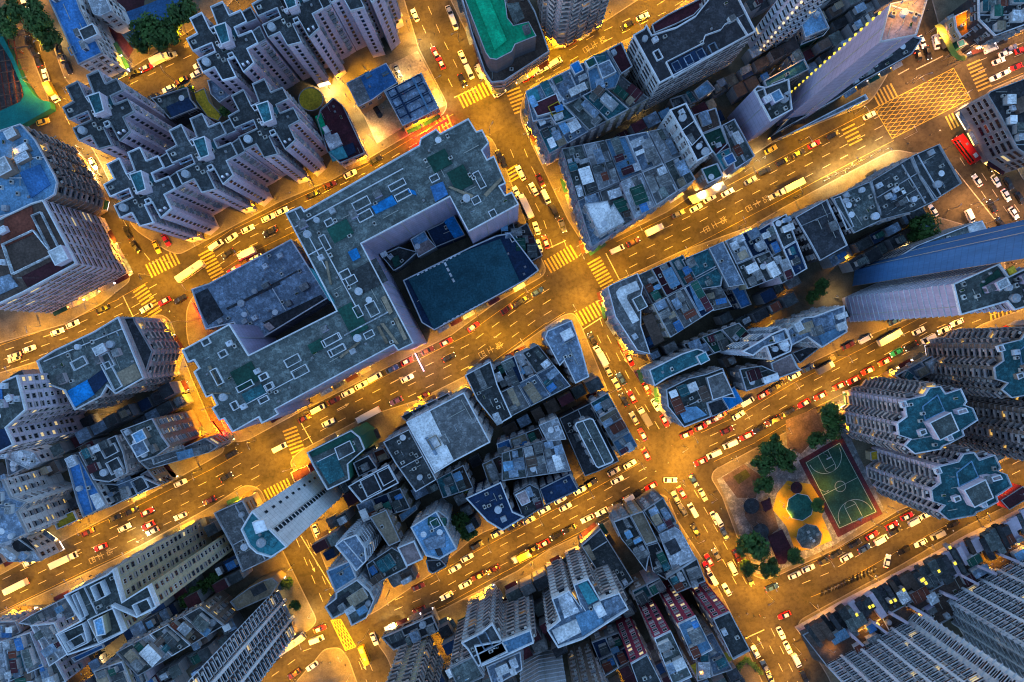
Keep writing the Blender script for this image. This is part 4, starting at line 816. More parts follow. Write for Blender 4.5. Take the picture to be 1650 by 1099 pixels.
B('block with four pale blue roof terraces above the lower avenue', T(13, '960,182 1110,88 1150,160 1232,310 1130,370 1050,350'), 21, 'pale', 'sky', 'ac', 'tenement', cop='coping_light', clutter=.5, patches=[P(DK, T(13, '1030,260 1160,215 1165,300 1060,320'), .4, 'steel'), P(FM, FR(13, 1105, 160, 50, 50), 1, None), P(DK, T(13, '1095,300 1125,290 1150,345 1120,355'), .3, 'darker')])
B('dark low annexe in front of the pale blue terraces', T(13, '1050,378 1135,372 1170,410 1090,455 1065,440'), 13, 'navy', 'darker', 'ac', 'tenement')
B('sunken pale blue shed roof in the backlands', T(13, '890,110 990,50 1000,75 910,150'), 9, 'pale', 'sky', 'none', 'shed', 'court_shed', clutter=.5)
B('thin slab with laundry frames among the dark backland roofs', T(13, '1045,110 1120,85 1180,130 1180,165 1060,160'), 19, 'pale', 'steel', 'ac', 'tenement', sheds=1, clutter=2)
B('navy-roofed tenement with a zigzag white parapet', T(9, '1285,960 1490,865 1560,1040 1630,1070 1500,1150 1410,1095'), 21, 'navy', 'navy', 'ac', 'tenement', cop='coping_light', clutter=.8)
B('navy flat roof between white stair tower and taxi rank', T(10, '255,905 430,818 482,912 292,1000'), 17, 'navy', 'navy', 'ac', 'tenement', clutter=.4)
B('dark roof with white gable box beside the navy flat roof', T(10, '100,930 195,875 250,905 280,1005 160,1085'), 18, 'pale', 'dark', 'ac', 'tenement', sheds=1, patches=[P(SH, T(10, '110,935 170,905 200,975 150,1000'), 2, 'pinkish')])
row(T(10, '30,695 370,590 440,800 30,860'), 3, 1, 18, 'of corrugated roofs in the backlands', ['grey', 'light', 'slate'], 20, sheds=4, clutter=1.2)
B('white-roofed walk-up in the middle of the southern block', T(10, '250,530 360,485 410,612 300,625'), 20, 'white', 'light', 'ac', 'tenement', clutter=.7)
row(T(10, '0,640 250,545 295,640 20,720'), 3, 1, 15, 'with blue tarps by the back lane', ['blue', 'tan', 'brown'], 21, sheds=2)
B('long round-cornered dark roof on the busy junction block', T(10, '462,530 470,515 550,488 570,495 690,735 680,750 600,782 585,772'), 21, 'slate', 'slate', 'ac', 'tenement', 'round_cornered_block', cop='coping_light', clutter=.3)
B('dark lower podium around the long round-cornered roof', T(10, '372,490 555,400 585,480 720,740 600,800 520,830'), 12, 'dark', 'darker', 'none', 'podium', 'podium_building', clutter=.3)
row(T(10, '552,400 655,340 832,655 732,715'), 1, 4, 17, 'facing the taxi queue on the cross street', ['green', 'tan', 'teal', 'sky'], 22, sheds=3, clutter=1.6, rows=('topmost', 'upper', 'lower', 'corner'))
row(T(9, '1110,850 1270,765 1330,900 1150,960'), 2, 1, 13, 'behind the white stepped rooftop', ['dark', 'teal'], 23, sheds=2)
row(T(9, '640,1000 900,900 960,1020 690,1110'), 3, 1, 11, 'of dark backland sheds', ['darker', 'navy', 'dark'], 24, sheds=2, hv=1)
row(T(9, '1380,760 1560,670 1640,800 1420,880'), 3, 1, 17, 'of tarped roofs by the dark back lane', ['blue', 'tan', 'brown'], 25, sheds=3)

# --- bottom left
TBL = B('tall beige tower with white-walled roof courts and green windows', T(12, '405,572 655,452 690,420 745,610 895,515 945,640 830,702 690,640 752,788 605,862 425,922 355,800 500,722'), 59, 'beige', 'slate', 'plain', 'apartment tower', 'beige_tower', cop='coping_light', par=2.2, clutter=.4,
  patches=[P(FM, T(12, '440,575 500,715 525,700 465,560'), 1.6, None), P(FM, T(12, '560,520 620,490 655,575 595,605'), 2.6, None), P(LW, T(12, '800,630 890,590 925,660 835,700'), 2.2, None), P(FM, T(12, '540,715 690,645 745,785 605,850'), 2.2, None), P(FM, T(12, '370,800 515,735 545,850 430,905'), 2.2, None), P(PL, T(12, '590,710 640,685 660,790 610,800'), 3, 'sky'), P(FM, T(12, '410,850 500,800 525,850 440,895'), 1.5, None)])
B('grey concrete roof right of the beige tower flank', PX('346,826 392,806 415,850 445,895 392,920 376,880'), 14, 'beige', 'grey', 'strip', 'podium', 'podium_building', clutter=.3)
B('long grey podium between beige tower and avenue', T(12, '120,745 190,700 405,590 455,700 330,760 270,800 200,760'), 15, 'grey', 'grey', 'strip', 'podium', 'podium_building', clutter=1, sheds=1)
B('pale terraced roof left of the beige tower', T(12, '190,760 330,745 355,800 420,920 300,1000 250,870'), 20, 'lav', 'light', 'ac', 'tenement', cop='coping_light', sheds=3)
B('small pink-white roof at the bottom left kerb', T(12, '-40,740 100,735 130,800 20,850 -40,860'), 13, 'pink', 'pinkish', 'ac', 'tenement', sheds=2)
row(T(12, '-60,880 190,800 270,1000 -40,1140'), 3, 1, 17, 'of pale roofs at the bottom left corner', ['light', 'steel', 'grey'], 27, sheds=3, wl=('lav', 'white', 'pale'))
row(T(12, '100,1010 330,960 400,1090 120,1180'), 2, 1, 16, 'of slate roofs below the pale terraces', ['steel', 'slate'], 28, sheds=3)
B('blue strip roof with a comb-edged wall below the beige tower', T(12, '430,950 610,870 622,890 450,975'), 14, 'navy', 'blue', 'none', 'building', 'narrow_block', clutter=.2)
row(T(12, '690,920 1190,650 1330,760 820,1060'), 5, 1, 16, 'of brown walk-ups below the beige tower', ['darker', 'slate', 'brown', 'dark', 'slate'], 29, sheds=2, clutter=1.5, wl=('brown', 'grey', 'lav'), litp=.12)
row(T(12, '560,1030 820,940 880,1090 620,1180'), 3, 1, 14, 'of dim roofs by the bottom edge alley', ['slate', 'dark', 'brown'], 30, sheds=3)
B('rounded pale terrace with condenser cluster at the tower foot', T(12, '1362,620 1480,535 1560,495 1610,480 1645,512 1600,585 1405,672'), 9, 'tan', 'tan', 'none', 'podium', 'podium_building', clutter=.2, patches=[P(PL, FR(12, 1535, 545, 90, 50), 1.4, 'darker')])
BD = B('dark tower with white fins and pale cornices at bottom left', PX('447,948 480,1016 452,1040 400,1000'), 72, 'dark', 'darker', 'fin', 'apartment tower', 'finned_tower', base=True, rib='blue', winmax=100, fl=3.2)

# --- bottom middle and right
B('low dark shop roof at the hatched junction corner', T(13, '790,832 1085,702 1125,790 860,905'), 8, 'grey', 'darker', 'strip', 'shop building', 'shop_building', sheds=2, clutter=1)
B('grey tower with bay-windowed north wall on the lower avenue', PX('648,1030 690,1016 714,1062 668,1084'), 55, 'beige', 'slate', 'balc', 'apartment tower', 'apartment_tower', base=True, rib=True)
B('pale ribbed tower with dark T-shaped roof', T(13, '1258,862 1378,800 1440,748 1532,915 1355,1002 1300,905'), 37, 'pale', 'dark', 'balc', 'apartment tower', 'apartment_tower', cop='coping_light', clutter=.4, rib=True, patches=[P(FM, T(13, '1350,820 1400,795 1445,880 1395,905'), 1.2, 'steel')])
B('pale ribbed tower with two slate roof halves below the T-shaped roof', T(13, '1190,1012 1322,945 1392,1060 1240,1130'), 37, 'pale', 'slate', 'balc', 'apartment tower', 'apartment_tower', cop='coping', clutter=.5, rib=True)
B('ribbed tower topped by three small sky-blue roofs', T(14, '-130,880 50,845 200,785 220,862 60,935 -90,1000'), 37, 'pale', 'sky', 'balc', 'apartment tower', 'apartment_tower', cop='coping_light', clutter=.5, rib=True)
B('lower sky-blue roof of steps under the three small roofs', T(14, '-60,1000 140,912 152,1020 -20,1120'), 31, 'pale', 'steel', 'ac', 'apartment block', 'apartment_block', cop='coping_light', sheds=2)
B('white-trimmed tower with stepped blue and white roofs and open light shafts', T(14, '298,785 372,725 325,600 350,590 425,552 498,650 452,518 540,482 610,605 720,565 775,662 505,838 362,888'), 36, 'white', 'steel', 'balc', 'apartment tower', 'stepped_tower', cop='coping_light', par=1.4, clutter=.5, rib=True,
  patches=[P(DK, T(14, '360,595 425,562 490,680 400,720'), .6, 'light'), P(DK, T(14, '325,790 470,725 500,800 365,870'), .6, 'white'), P(DK, T(14, '465,705 590,650 635,745 505,825'), .5, 'sky'), P(DK, T(14, '480,525 530,500 600,610 540,640'), .5, 'cyan'), P(ST, FR(14, 605, 660, 50, 70), 2.5, 'white'), P(DK, T(14, '630,620 720,580 760,650 650,700'), .5, 'steel')])
B('dark courtyard podium right of the white-trimmed tower', T(14, '500,290 612,192 700,330 805,500 730,560 620,480'), 9, 'grey', 'dark', 'none', 'podium', 'podium_building', clutter=.4, patches=[P(DK, T(14, '505,300 545,285 585,370 545,385'), .8, 'tan')])
RD = ['red-brick tower wing with slate roof at the bottom edge', 'red-brick tower wing with grey roof behind the white-trimmed tower', 'red-brick tower wing with pale blue roof terraces', 'red-brick tower wing with broad slate roof beside the cross street']
RQ = ['790,985 885,930 985,1125 860,1180', '930,838 1025,792 1150,1060 1040,1110', '1068,752 1172,704 1270,900 1160,960', '1275,722 1372,678 1492,905 1392,960']
for i in range(4):
    B(RD[i], T(14, RQ[i]), 36, 'red', ('dark', 'slate', 'sky', 'dark')[i], 'plain', 'apartment tower', 'brick_tower', group='red-brick wings', clutter=.8 if i < 3 else .3, sheds=(0, 1, 2, 0)[i], litp=.1)
row(T(14, '1170,850 1270,800 1390,1020 1180,1090'), 2, 1, 24, 'between the red-brick wings', ['slate', 'steel'], 32, sheds=2, clutter=2)
row(T(14, '800,560 960,480 1000,540 830,640'), 2, 1, 12, 'in the yard above the red-brick wings', ['navy', 'teal'], 33, sheds=2)
row(T(14, '1000,480 1180,365 1230,500 1060,570'), 2, 1, 18, 'left of the cross street kerb', ['slate', 'dark'], 34, sheds=3, clutter=2)
B('tan strip-roofed tenement on the lower junction block', T(14, '788,112 862,88 948,262 880,285'), 19, 'tan', 'tan', 'ac', 'tenement', clutter=.3)
B('dark tenement left of the tan strip roof', T(14, '690,150 785,115 900,330 880,440 800,330 735,250'), 17, 'grey', 'dark', 'ac', 'tenement', sheds=4, clutter=1.5)
B('corner tenement with teal sheds at the lower junction', T(14, '866,85 980,8 1058,150 955,215'), 18, 'slate', 'slate', 'ac', 'tenement', sheds=7, clutter=1.2)
B('plain pale roof with one dark car lift opening', T(14, '955,222 1050,180 1085,205 1172,362 1035,430 985,300'), 16, 'grey', 'light', 'ac', 'tenement', clutter=.1, patches=[P(DK, FR(14, 1040, 300, 70, 80), .3, 'darker')])
B('black-roofed strip between tan and pale roofs', T(14, '885,290 950,270 1030,430 1000,490 920,440'), 16, 'dark', 'darker', 'ac', 'tenement', sheds=2)
B('blue-grey slab of ribbed walls rising from the bottom edge', PX('838,1062 866,1046 902,1040 905,1090 850,1100'), 44, 'pale', 'steel', 'none', 'apartment tower', 'apartment_tower', base=True, rib='blue')
B('brown air-conditioned slab rising from the bottom edge', PX('912,1046 950,1030 975,1085 925,1100'), 40, 'brown', 'slate', 'ac', 'apartment tower', 'apartment_tower', base=True)
row(T(14, '560,860 720,800 800,960 640,1060'), 2, 2, 10, 'of dark sheds left of the red-brick wings', ['darker', 'dark', 'slate', 'navy'], 35, sheds=2, hv=1, rows=('upper', 'lower'))
B('small yellow-lit tent roof at the bottom edge', T(14, '1145,1000 1190,980 1235,1050 1190,1080'), 25, 'tan', 'yellow', 'none', 'tent', 'lit_tent', clutter=0, par=0)
B('larger yellow-lit tent roof on the slate roof corner', T(14, '1305,940 1375,915 1400,965 1320,1005'), 23, 'tan', 'yellow', 'none', 'tent', 'lit_tent', clutter=0, par=0)
# bottom right estate
PD = B('long estate podium with ridged walls and lit skylights', PX('1280,1010 1346,972 1490,898 1555,862 1700,790 1700,880 1465,1010 1336,1078 1322,1064'), 7, 'purple', 'brown', 'none', 'podium', 'podium_building', base=True, clutter=1.2, sheds=8, cap=90, par=.6,
  patches=[P(DK, T(15, '320,800 440,740 540,880 590,940 480,1000 400,960'), .3, 'brown')])
B('tall pale-blue estate tower with close ranks of balconies', PX('1336,1076 1464,1007 1484,985 1500,1015 1530,1075 1400,1145'), 80, 'white', 'slate', 'fin', 'apartment tower', 'balcony_tower', base=True, rib='blue', fl=3.0, winmax=100, litp=.03)
B('tall pale-blue estate tower with a blank side wall at right edge', PX('1533,968 1660,896 1720,1000 1600,1080'), 80, 'white', 'slate', 'fin', 'apartment tower', 'balcony_tower', base=True, rib='blue', fl=3.0, winmax=100, litp=.03)

for d in BL[-2:]:
    d['w'] = [(x*.967, y*.967) for x, y in d['w']]
# low lean-to roofs that fill the back lanes
def seen_from_above(p, hh=5):
    for o in BL:
        for s in range(1, 9):
            z = o['h']*s/8.0
            if z < hh: continue
            q = (p[0]*(H-z)/(H-hh), p[1]*(H-z)/(H-hh))
            if inside(q, o['w']): return False
    return True
LANES = [BLOCKS[k] for k in ('K5', 'K8', 'K11', 'K14', 'K15', 'K17', 'K12')]
_rr = random.Random(77)
OPEN = [(*W(x, y), r*S) for x, y, r in ((1290, 800, 150), (1180, 740, 70), (1390, 900, 60), (1545, 330, 45), (465, 970, 30), (1395, 470, 40), (1320, 465, 45), (1180, 320, 30), (1380, 830, 110), (660, 985, 45), (1500, 780, 60))]
n0 = len(BL)
for li, s in enumerate(LANES):
    lane = offset(ccw([W(*p) for p in PX(s)]), -4.5); bb = (min(x for x, y in lane), min(y for x, y in lane), max(x for x, y in lane), max(y for x, y in lane))
    ca, sa = math.cos(.489), math.sin(.489); made = []
    for i in range(-60, 61):
        for j in range(-60, 61):
            cx, cy = (bb[0]+bb[2])/2+ca*i*5.4-sa*j*4.6, (bb[1]+bb[3])/2+sa*i*5.4+ca*j*4.6
            if not (bb[0] < cx < bb[2] and bb[1] < cy < bb[3]) or not inside((cx, cy), lane) or abs(cx) > 188 or abs(cy) > 126: continue
            if any((cx-a_)**2+(cy-b_)**2 < r_*r_ for a_, b_, r_ in OPEN): continue
            wx, wy = _rr.uniform(3.6, 5.2), _rr.uniform(3.0, 4.4)
            q = [(cx+ca*x-sa*y, cy+sa*x+ca*y) for x, y in ((-wx/2, -wy/2), (wx/2, -wy/2), (wx/2, wy/2), (-wx/2, wy/2))]
            tst = q+[(cx, cy)]+[((q[k][0]+q[(k+1) % 4][0])/2, (q[k][1]+q[(k+1) % 4][1])/2) for k in range(4)]
            if any(inside(t, o['w']) for o in BL[:n0] for t in tst) or any(inside(t, q) for o in BL[:n0] if o['h'] > 3 for t in o['w']): continue
            if sum(seen_from_above(t) for t in tst) < 3 or _rr.random() < .03: continue
            made.append((cx, cy, q))
    made.sort()
    for m, (cx, cy, q) in enumerate(made):
        rf = _rr.choice(('darker', 'darker', 'dark', 'slate', 'navy', 'brown', 'dark', 'grey', 'steel', 'maroon'))
        d = B('', [(825, 549)]*3, 5, 'grey', rf, 'none', cat='lean-to', name='lean_to_shed', clutter=.25, par=0, group='low roofs filling the back lanes', parts=0)
        d['w'] = ccw(q); d['h'] = _rr.uniform(4, 12); d['sheds'] = _rr.choice((0, 0, .5)); d['lane'] = (min(LMK, key=lambda z: (z[0]-825-cx/S)**2+(z[1]-549.5+cy/S)**2)[2], rf)
from collections import defaultdict as _dd
_g = _dd(list)
for d in BL:
    if 'lane' in d: _g[d['lane']].append(d)
for (nm, rf), L in _g.items():
    L.sort(key=lambda d: d['w'][0][0])
    for i, d in enumerate(L):
        d['label'] = ('low %s lean-to roof near %s' % (RW[rf], nm)) if len(L) == 1 else 'low %s lean-to near %s, %s from left' % (RW[rf], nm, ORD[i])
print('lean-tos', sum(len(v) for v in _g.values()), 'buildings', len(BL))
# ================================================================ ground, pavements, markings
b = MB(); b.face([(-900, -900, 0), (900, -900, 0), (900, 900, 0), (-900, 900, 0)], M['asphalt'])
tag(b.build('road'), kind='structure')

def rounded(poly, r, seg=4):
    out = []; n = len(poly)
    for i in range(n):
        a = Vector(poly[i-1]); c = Vector(poly[i]); d = Vector(poly[(i+1) % n])
        u = (a-c); v = (d-c)
        t = min(r, u.length*.45, v.length*.45)
        if t < .3 or u.angle(v) > 2.9: out.append(tuple(c)); continue
        p = c+u.normalized()*t; q = c+v.normalized()*t
        for k in range(seg+1):
            s = k/seg
            e = p.lerp(c, s).lerp(c.lerp(q, s), s); out.append(tuple(e))
    return out

for k, s in BLOCKS.items():
    p = ccw(rounded(ccw([W(x, y) for x, y in PX(s)]), 4.0))
    b = MB(); b.prism(p, -.05, .13, M['kerb'], cap=False)
    i = offset(p, -.35); b.ring(p, i, .05, .134, M['kerb']); b.face([(x, y, .13) for x, y in i], M['paving'])
    tag(b.build('pavement'), kind='structure')

ST_ = dict(
 A1=('-40,595 104,545 190,508 290,452 380,393 470,350 600,288 745,202 800,165', 12, 'the upper avenue'),
 A1b=('800,165 860,125 960,66 1060,18 1130,-25', 11, 'the upper avenue'),
 A2=('-40,972 120,895 235,842 350,785 450,730 520,692 640,630 760,570 850,505 940,450 1030,405 1110,366 1230,303 1330,250 1420,203 1490,160 1570,118 1690,68', 15, 'the middle avenue'),
 A3=('620,990 700,955 790,905 860,868 960,815 1080,748 1200,693 1290,640 1400,585 1500,532 1600,492 1700,455', 13, 'the lower avenue'),
 X1=('660,-30 700,60 745,150 815,195 845,270 885,350 905,410 935,450', 13, 'the cross street'),
 X2=('940,470 962,530 1000,605 1050,690 1090,760 1130,830 1180,920 1230,1010 1290,1130', 12, 'the cross street'),
 U1=('28,-30 60,60 85,150 120,215 150,262 180,320 215,385 265,450', 9, 'the top-left side street'),
 U2=('120,190 205,137 320,82 430,15', 11, 'the sports court street'),
 S=('1225,968 1330,925 1430,868 1530,815 1690,735', 13, 'the park street'),
 X3=('1500,160 1560,245 1615,330 1690,440', 15, 'the taxi plaza road'),
 X3b=('1500,150 1480,70 1455,10 1430,-30', 10, 'the footbridge road'),
 G=('445,735 470,830 525,960 575,1035 612,1130', 11, 'the hatched junction street'),
 GL=('570,1020 500,1045 410,1110', 10, 'the hatched junction street'),
 LS=('283,500 300,560 335,650 362,712', 5, 'the estate side lane'))
STREETS = {k: ([Vector(W(x, y)) for x, y in PX(s)], w, nm) for k, (s, w, nm) in ST_.items()}
JUNC = [(W(x, y), r) for x, y, r in ((295, 452, 11), (795, 175, 14), (940, 452, 13), (445, 735, 10), (1490, 165, 17), (1085, 745, 12), (545, 1010, 11), (1235, 965, 11), (590, 1000, 9), (1640, 480, 10), (150, 205, 9))]
def walk(pl, step, start=0.0):
    acc = start; d = 0.0
    for i in range(len(pl)-1):
        e = pl[i+1]-pl[i]; ln = e.length; t = e/ln
        while acc <= d+ln:
            yield pl[i]+t*(acc-d), t
            acc += step
        d += ln
def in_junc(p, k=1.0): return any((p.x-c[0])**2+(p.y-c[1])**2 < (r*k)**2 for c, r in JUNC)
def strip(b, p, q, w, m, z=.008):
    e = (q-p).normalized(); n = Vector((-e.y, e.x))*w/2
    b.face([(*(p-n), z), (*(q-n), z), (*(q+n), z), (*(p+n), z)], m)
LN = dict(A1=(-2.9, 0, 2.9), A1b=(-1.5, 2.0), A2=(-3.6, -.1, 3.4), A3=(-3, 0.0, 3.2), X1=(-2.2, 2.4), X2=(-1.0, 2.2), U1=(0,), U2=(-.2,), S=(0.0, 3.2), X3=(-3.6, 0, 3.6), X3b=(0,), G=(-1.8, 1.5), GL=(0,), LS=())
for k, (pl, w, nm) in STREETS.items():
    b = MB()
    for oi, o in enumerate(LN[k]):
        for p, t in walk(pl, 7.0, 2.0+oi*1.7):
            if in_junc(p) : continue
            n = Vector((-t.y, t.x))
            strip(b, p+n*o, p+n*o+t*3.2, .2, M['paint'], .009+oi*.001)
    if k in ('A2', 'A3', 'A1', 'S'):      # yellow kerb lines
        for sgn in (-1, 1):
            for p, t in walk(pl, 4.0, 1.0):
                if in_junc(p, 1.1): continue
                n = Vector((-t.y, t.x))*sgn
                strip(b, p+n*(w/2-.9), p+n*(w/2-.9)+t*4.0, .13, M['paint_y'], .012)
    if b.f: tag(b.build('lane_markings'), kind='structure')

def zebra(p0, p1, wd=5.2, m='paint_y'):
    p0, p1 = Vector(W(*p0)), Vector(W(*p1)); e = (p1-p0); ln = e.length; e = e/ln; n = Vector((-e.y, e.x))
    b = MB(); k = max(3, int(ln/1.25))
    for i in range(k):
        c = p0+e*(i+.5)*ln/k
        strip(b, c-n*wd/2, c+n*wd/2, .62, M[m], .016)
    tag(b.build('crossing_markings'), kind='structure')
ZB = [(4, '815,705 925,870'), (4, '870,615 1050,525'), (4, '1205,490 1295,660'), (1, '1245,605 1430,510'), (2, '85,500 150,665'), (1, '1110,750 1200,712'), (6, '295,590 465,490'), (6, '570,540 665,710'), (6, '480,900 620,820'),
      (9, '240,545 312,735'), (9, '105,955 255,880'), (3, '765,590 890,525'), (3, '1345,360 1420,530'), (3, '1195,730 1345,655'), (3, '605,740 660,850'), (7, '1440,880 1580,850'), (15, '1345,205 1450,155'), (1, '1545,985 1590,1060')]
for n, s in ZB:
    p = T(n, s); zebra(p[0], p[1], 5.2 if n != 15 else 2.5)
BXY = mat('box_junction_paint', (.48, .37, .05), var=.3, scale=1.2, fine=.25, fscale=5)
def hatch(quad, k, lw):
    q = [Vector(W(*p)) for p in quad]
    def at(u, v): return (q[0].lerp(q[1], u)).lerp(q[3].lerp(q[2], u), v)
    b = MB()
    for i in range(4): strip(b, q[i], q[(i+1) % 4], lw*1.3, BXY, .018)
    for a in range(1, 2*k):
        s = a/k
        u0, v0 = (0, s) if s <= 1 else (s-1, 1); u1, v1 = (s, 0) if s <= 1 else (1, s-1)
        strip(b, at(u0, v0), at(u1, v1), lw, BXY, .020)
        strip(b, at(1-u0, v0), at(1-u1, v1), lw, BXY, .022)
    tag(b.build('box_junction_markings'), kind='structure')
hatch(T(3, '765,640 1232,402 1332,582 870,818'), 8, .13)
hatch(T(13, '488,735 545,728 634,890 574,912'), 4, .2)
def stopline(n, s):
    p = [Vector(W(*q)) for q in T(n, s)]
    b = MB(); strip(b, p[0], p[1], .35, M['paint'], .014); tag(b.build('stop_line'), kind='structure')
for n, s in ((4, '725,755 785,880'), (6, '645,505 725,660'), (6, '510,955 620,885'), (9, '310,515 380,640'), (6, '300,480 410,430'), (3, '1010,410 1170,330'), (3, '905,440 970,405'), (1, '1215,575 1340,520'), (13, '310,235 500,550'), (14, '1470,840 1580,790'), (7, '1470,945 1610,860'), (7, '1240,10 1470,300')):
    stopline(n, s)

def glyphs(txt, px, ang_px, size=2.6, gap=3.4):
    """lettering painted on the carriageway, one character after another along the lane"""
    p0 = Vector(W(*px)); a = math.radians(ang_px); t = Vector((math.cos(a), math.sin(a)))
    for i, ch in enumerate(txt):
        cu = bpy.data.curves.new('road_lettering', 'FONT'); cu.body = ch; cu.size = size; cu.align_x = 'CENTER'; cu.align_y = 'CENTER'; cu.offset = .03
        o = bpy.data.objects.new('tmp', cu); COL.objects.link(o)
        dg = bpy.context.evaluated_depsgraph_get()
        me = bpy.data.meshes.new_from_object(o.evaluated_get(dg)); bpy.data.objects.remove(o)
        me.materials.clear(); me.materials.append(mat('road_lettering', (.24, .21, .14), var=.35, scale=1.2, fine=.3, fscale=5))
        g = link('road_lettering', me, None, (*(p0+t*gap*i), .02), a-math.pi/2); g.scale = (1.0, 1.0, 1)
        tag(g, kind='structure')
glyphs('巴士站', (1138, 370), 29); glyphs('巴士站', (1206, 336), 29); glyphs('巴士站', (944, 80), 30)
glyphs('巴士站', (776, 571), 27); glyphs('巴士站', (148, 903), 27); glyphs('慢', (272, 84), 28); glyphs('慢', (300, 72), 28); glyphs('慢', (1340, 577), 28); glyphs('巴士站', (1203, 333), 28) if 0 else None
def arrow(px, ang, L=5.0):
    p = Vector(W(*px)); a = math.radians(ang); t = Vector((math.cos(a), math.sin(a))); n = Vector((-t.y, t.x))
    b = MB(); strip(b, p-t*L/2, p+t*L*.2, .22, M['paint'], .019)
    q = p+t*L/2; b.face([(*(p+t*L*.18-n*.55), .019), (*q, .019), (*(p+t*L*.18+n*.55), .019)], M['paint'])
    tag(b.build('lane_arrow'), kind='structure')
for x, y, a in ((503, 912, -65), (690, 905, 27), (585, 1070, -62), (505, 885, -65), (1225, 1035, 118), (1005, 575, -60), (1373, 553, 28), (1398, 540, 28), (553, 655, 27), (640, 612, 27), (245, 905, 27), (1050, 350, 30), (120, 890, 27)):
    arrow((x, y), a)

# ================================================================ sports grounds, park, hoarding
def ground_patch(name, poly, col, z, kind='structure', label=None, cat=None):
    b = MB(); b.face([(x, y, z) for x, y in ccw([W(*p) for p in poly])], roofm(col))
    o = b.build(name)
    return tag(o, label, cat, None, kind)
ground_patch('playground_surface', T(0, '640,-40 860,-40 850,40 600,120'), 'maroon', .140)
ground_patch('sports_court_surface', T(0, '640,110 860,30 1080,-60 1100,60 960,200 790,290'), 'blue', .144)
ground_patch('court_border', T(0, '640,110 790,290 760,345 600,130'), 'maroon', .141)
ground_patch('yard_surface', T(1, '660,640 830,560 920,750 760,850'), 'tan', .141)
ground_patch('yard_surface', T(1, '820,390 1000,300 1170,620 1125,640 1020,430 900,490'), 'tan', .142)
ground_patch('park_paving', PX('1155,772 1290,695 1350,662 1425,822 1345,878 1255,920 1218,925 1170,805'), 'grey', .138)
ground_patch('park_paving', T(11, '240,500 420,430 470,560 330,700 250,660'), 'brown', .142)
ground_patch('park_paving', T(15, '0,60 150,20 200,190 140,240 60,210 0,120'), 'brown', .142)
ground_patch('park_paving', T(10, '1330,840 1460,760 1560,830 1530,960 1420,960'), 'brown', .142)
ground_patch('planting_bed', T(10, '1395,835 1470,790 1500,830 1430,880'), 'olive', .146)
ground_patch('court_border', PX('1287,742 1356,702 1422,828 1350,866'), 'maroon', .143)
COURT = PX('1297,745 1353,712 1413,825 1351.6,852.3')
ground_patch('basketball_court', COURT, 'court', .148)
q = [Vector(W(*p)) for p in COURT]
def cat_(u, v): return (q[0].lerp(q[1], u)).lerp(q[3].lerp(q[2], u), v)
b = MB(); cl = mat('court_line', (.4, .48, .42), var=.2)
def arc(cu, cv, r, a0, a1, n=22):
    # ellipse in court space, one unit = court width across, court length down
    pts = []
    for i in range(n+1):
        a = a0+(a1-a0)*i/n
        pts.append(cat_(cu+r*math.cos(a), cv+r*math.sin(a)*.53))
    for i in range(n): strip(b, pts[i], pts[i+1], .2, cl, .153)
for (a, c) in (((0.02, .01), (.98, .01)), ((.98, .01), (.98, .99)), ((.98, .99), (.02, .99)), ((.02, .99), (.02, .01)), ((.02, .5), (.98, .5)), ((.36, .01), (.36, .21)), ((.64, .01), (.64, .21)), ((.36, .21), (.64, .21)), ((.36, .99), (.36, .79)), ((.64, .99), (.64, .79)), ((.36, .79), (.64, .79))):
    strip(b, cat_(*a), cat_(*c), .18, cl, .155)
arc(.5, .5, .13, 0, 6.2832); arc(.5, .06, .42, 0, 3.1416); arc(.5, .94, .42, 3.1416, 6.2832); arc(.5, .21, .14, 0, 3.1416, 12); arc(.5, .79, .14, 3.1416, 6.2832, 12)
tag(b.build('court_markings'), kind='structure')
for v, nm in ((.02, 'top'), (.98, 'bottom')):
    p = cat_(.5, v); e = (cat_(.5, .5)-p).normalized()
    r = tag(link('basketball_hoop', None, None, (*p, .14)), 'basketball hoop at the %s end of the green court' % ('avenue' if nm == 'top' else 'park street'), 'basketball hoop', 'hoops of the green court')
    m = MB(); m.tube((0, 0, 0), (0, 0, 3.2), .1, M['metal'], 6); m.tube((0, 0, 3.2), (e.x*1.2, e.y*1.2, 3.4), .08, M['metal'], 6); m.build('pole', r)
    m = MB(); m.box(e.x*1.25, e.y*1.25, 2.9, .08, 1.8, 1.1, M['coping_light'], math.atan2(e.y, e.x)); m.build('backboard', r)
    m = MB(); m.ring([(e.x*1.6+.25*math.cos(t*.524), e.y*1.6+.25*math.sin(t*.524)) for t in range(12)], [(e.x*1.6+.2*math.cos(t*.524), e.y*1.6+.2*math.sin(t*.524)) for t in range(12)], 3.03, 3.07, roofm('rust')); m.build('hoop_ring', r)
YEL = mat('rubber_yellow', (.55, .33, .03), var=.2, fine=.1)
b = MB(); b.face([(x, y, .147) for x, y in ccw([W(*p) for p in T(15, '190,-15 250,-90 390,-70 470,60 455,120 515,262 400,310 300,330 245,180 165,80')])], YEL)
tag(b.build('playground_surface'), kind='structure')
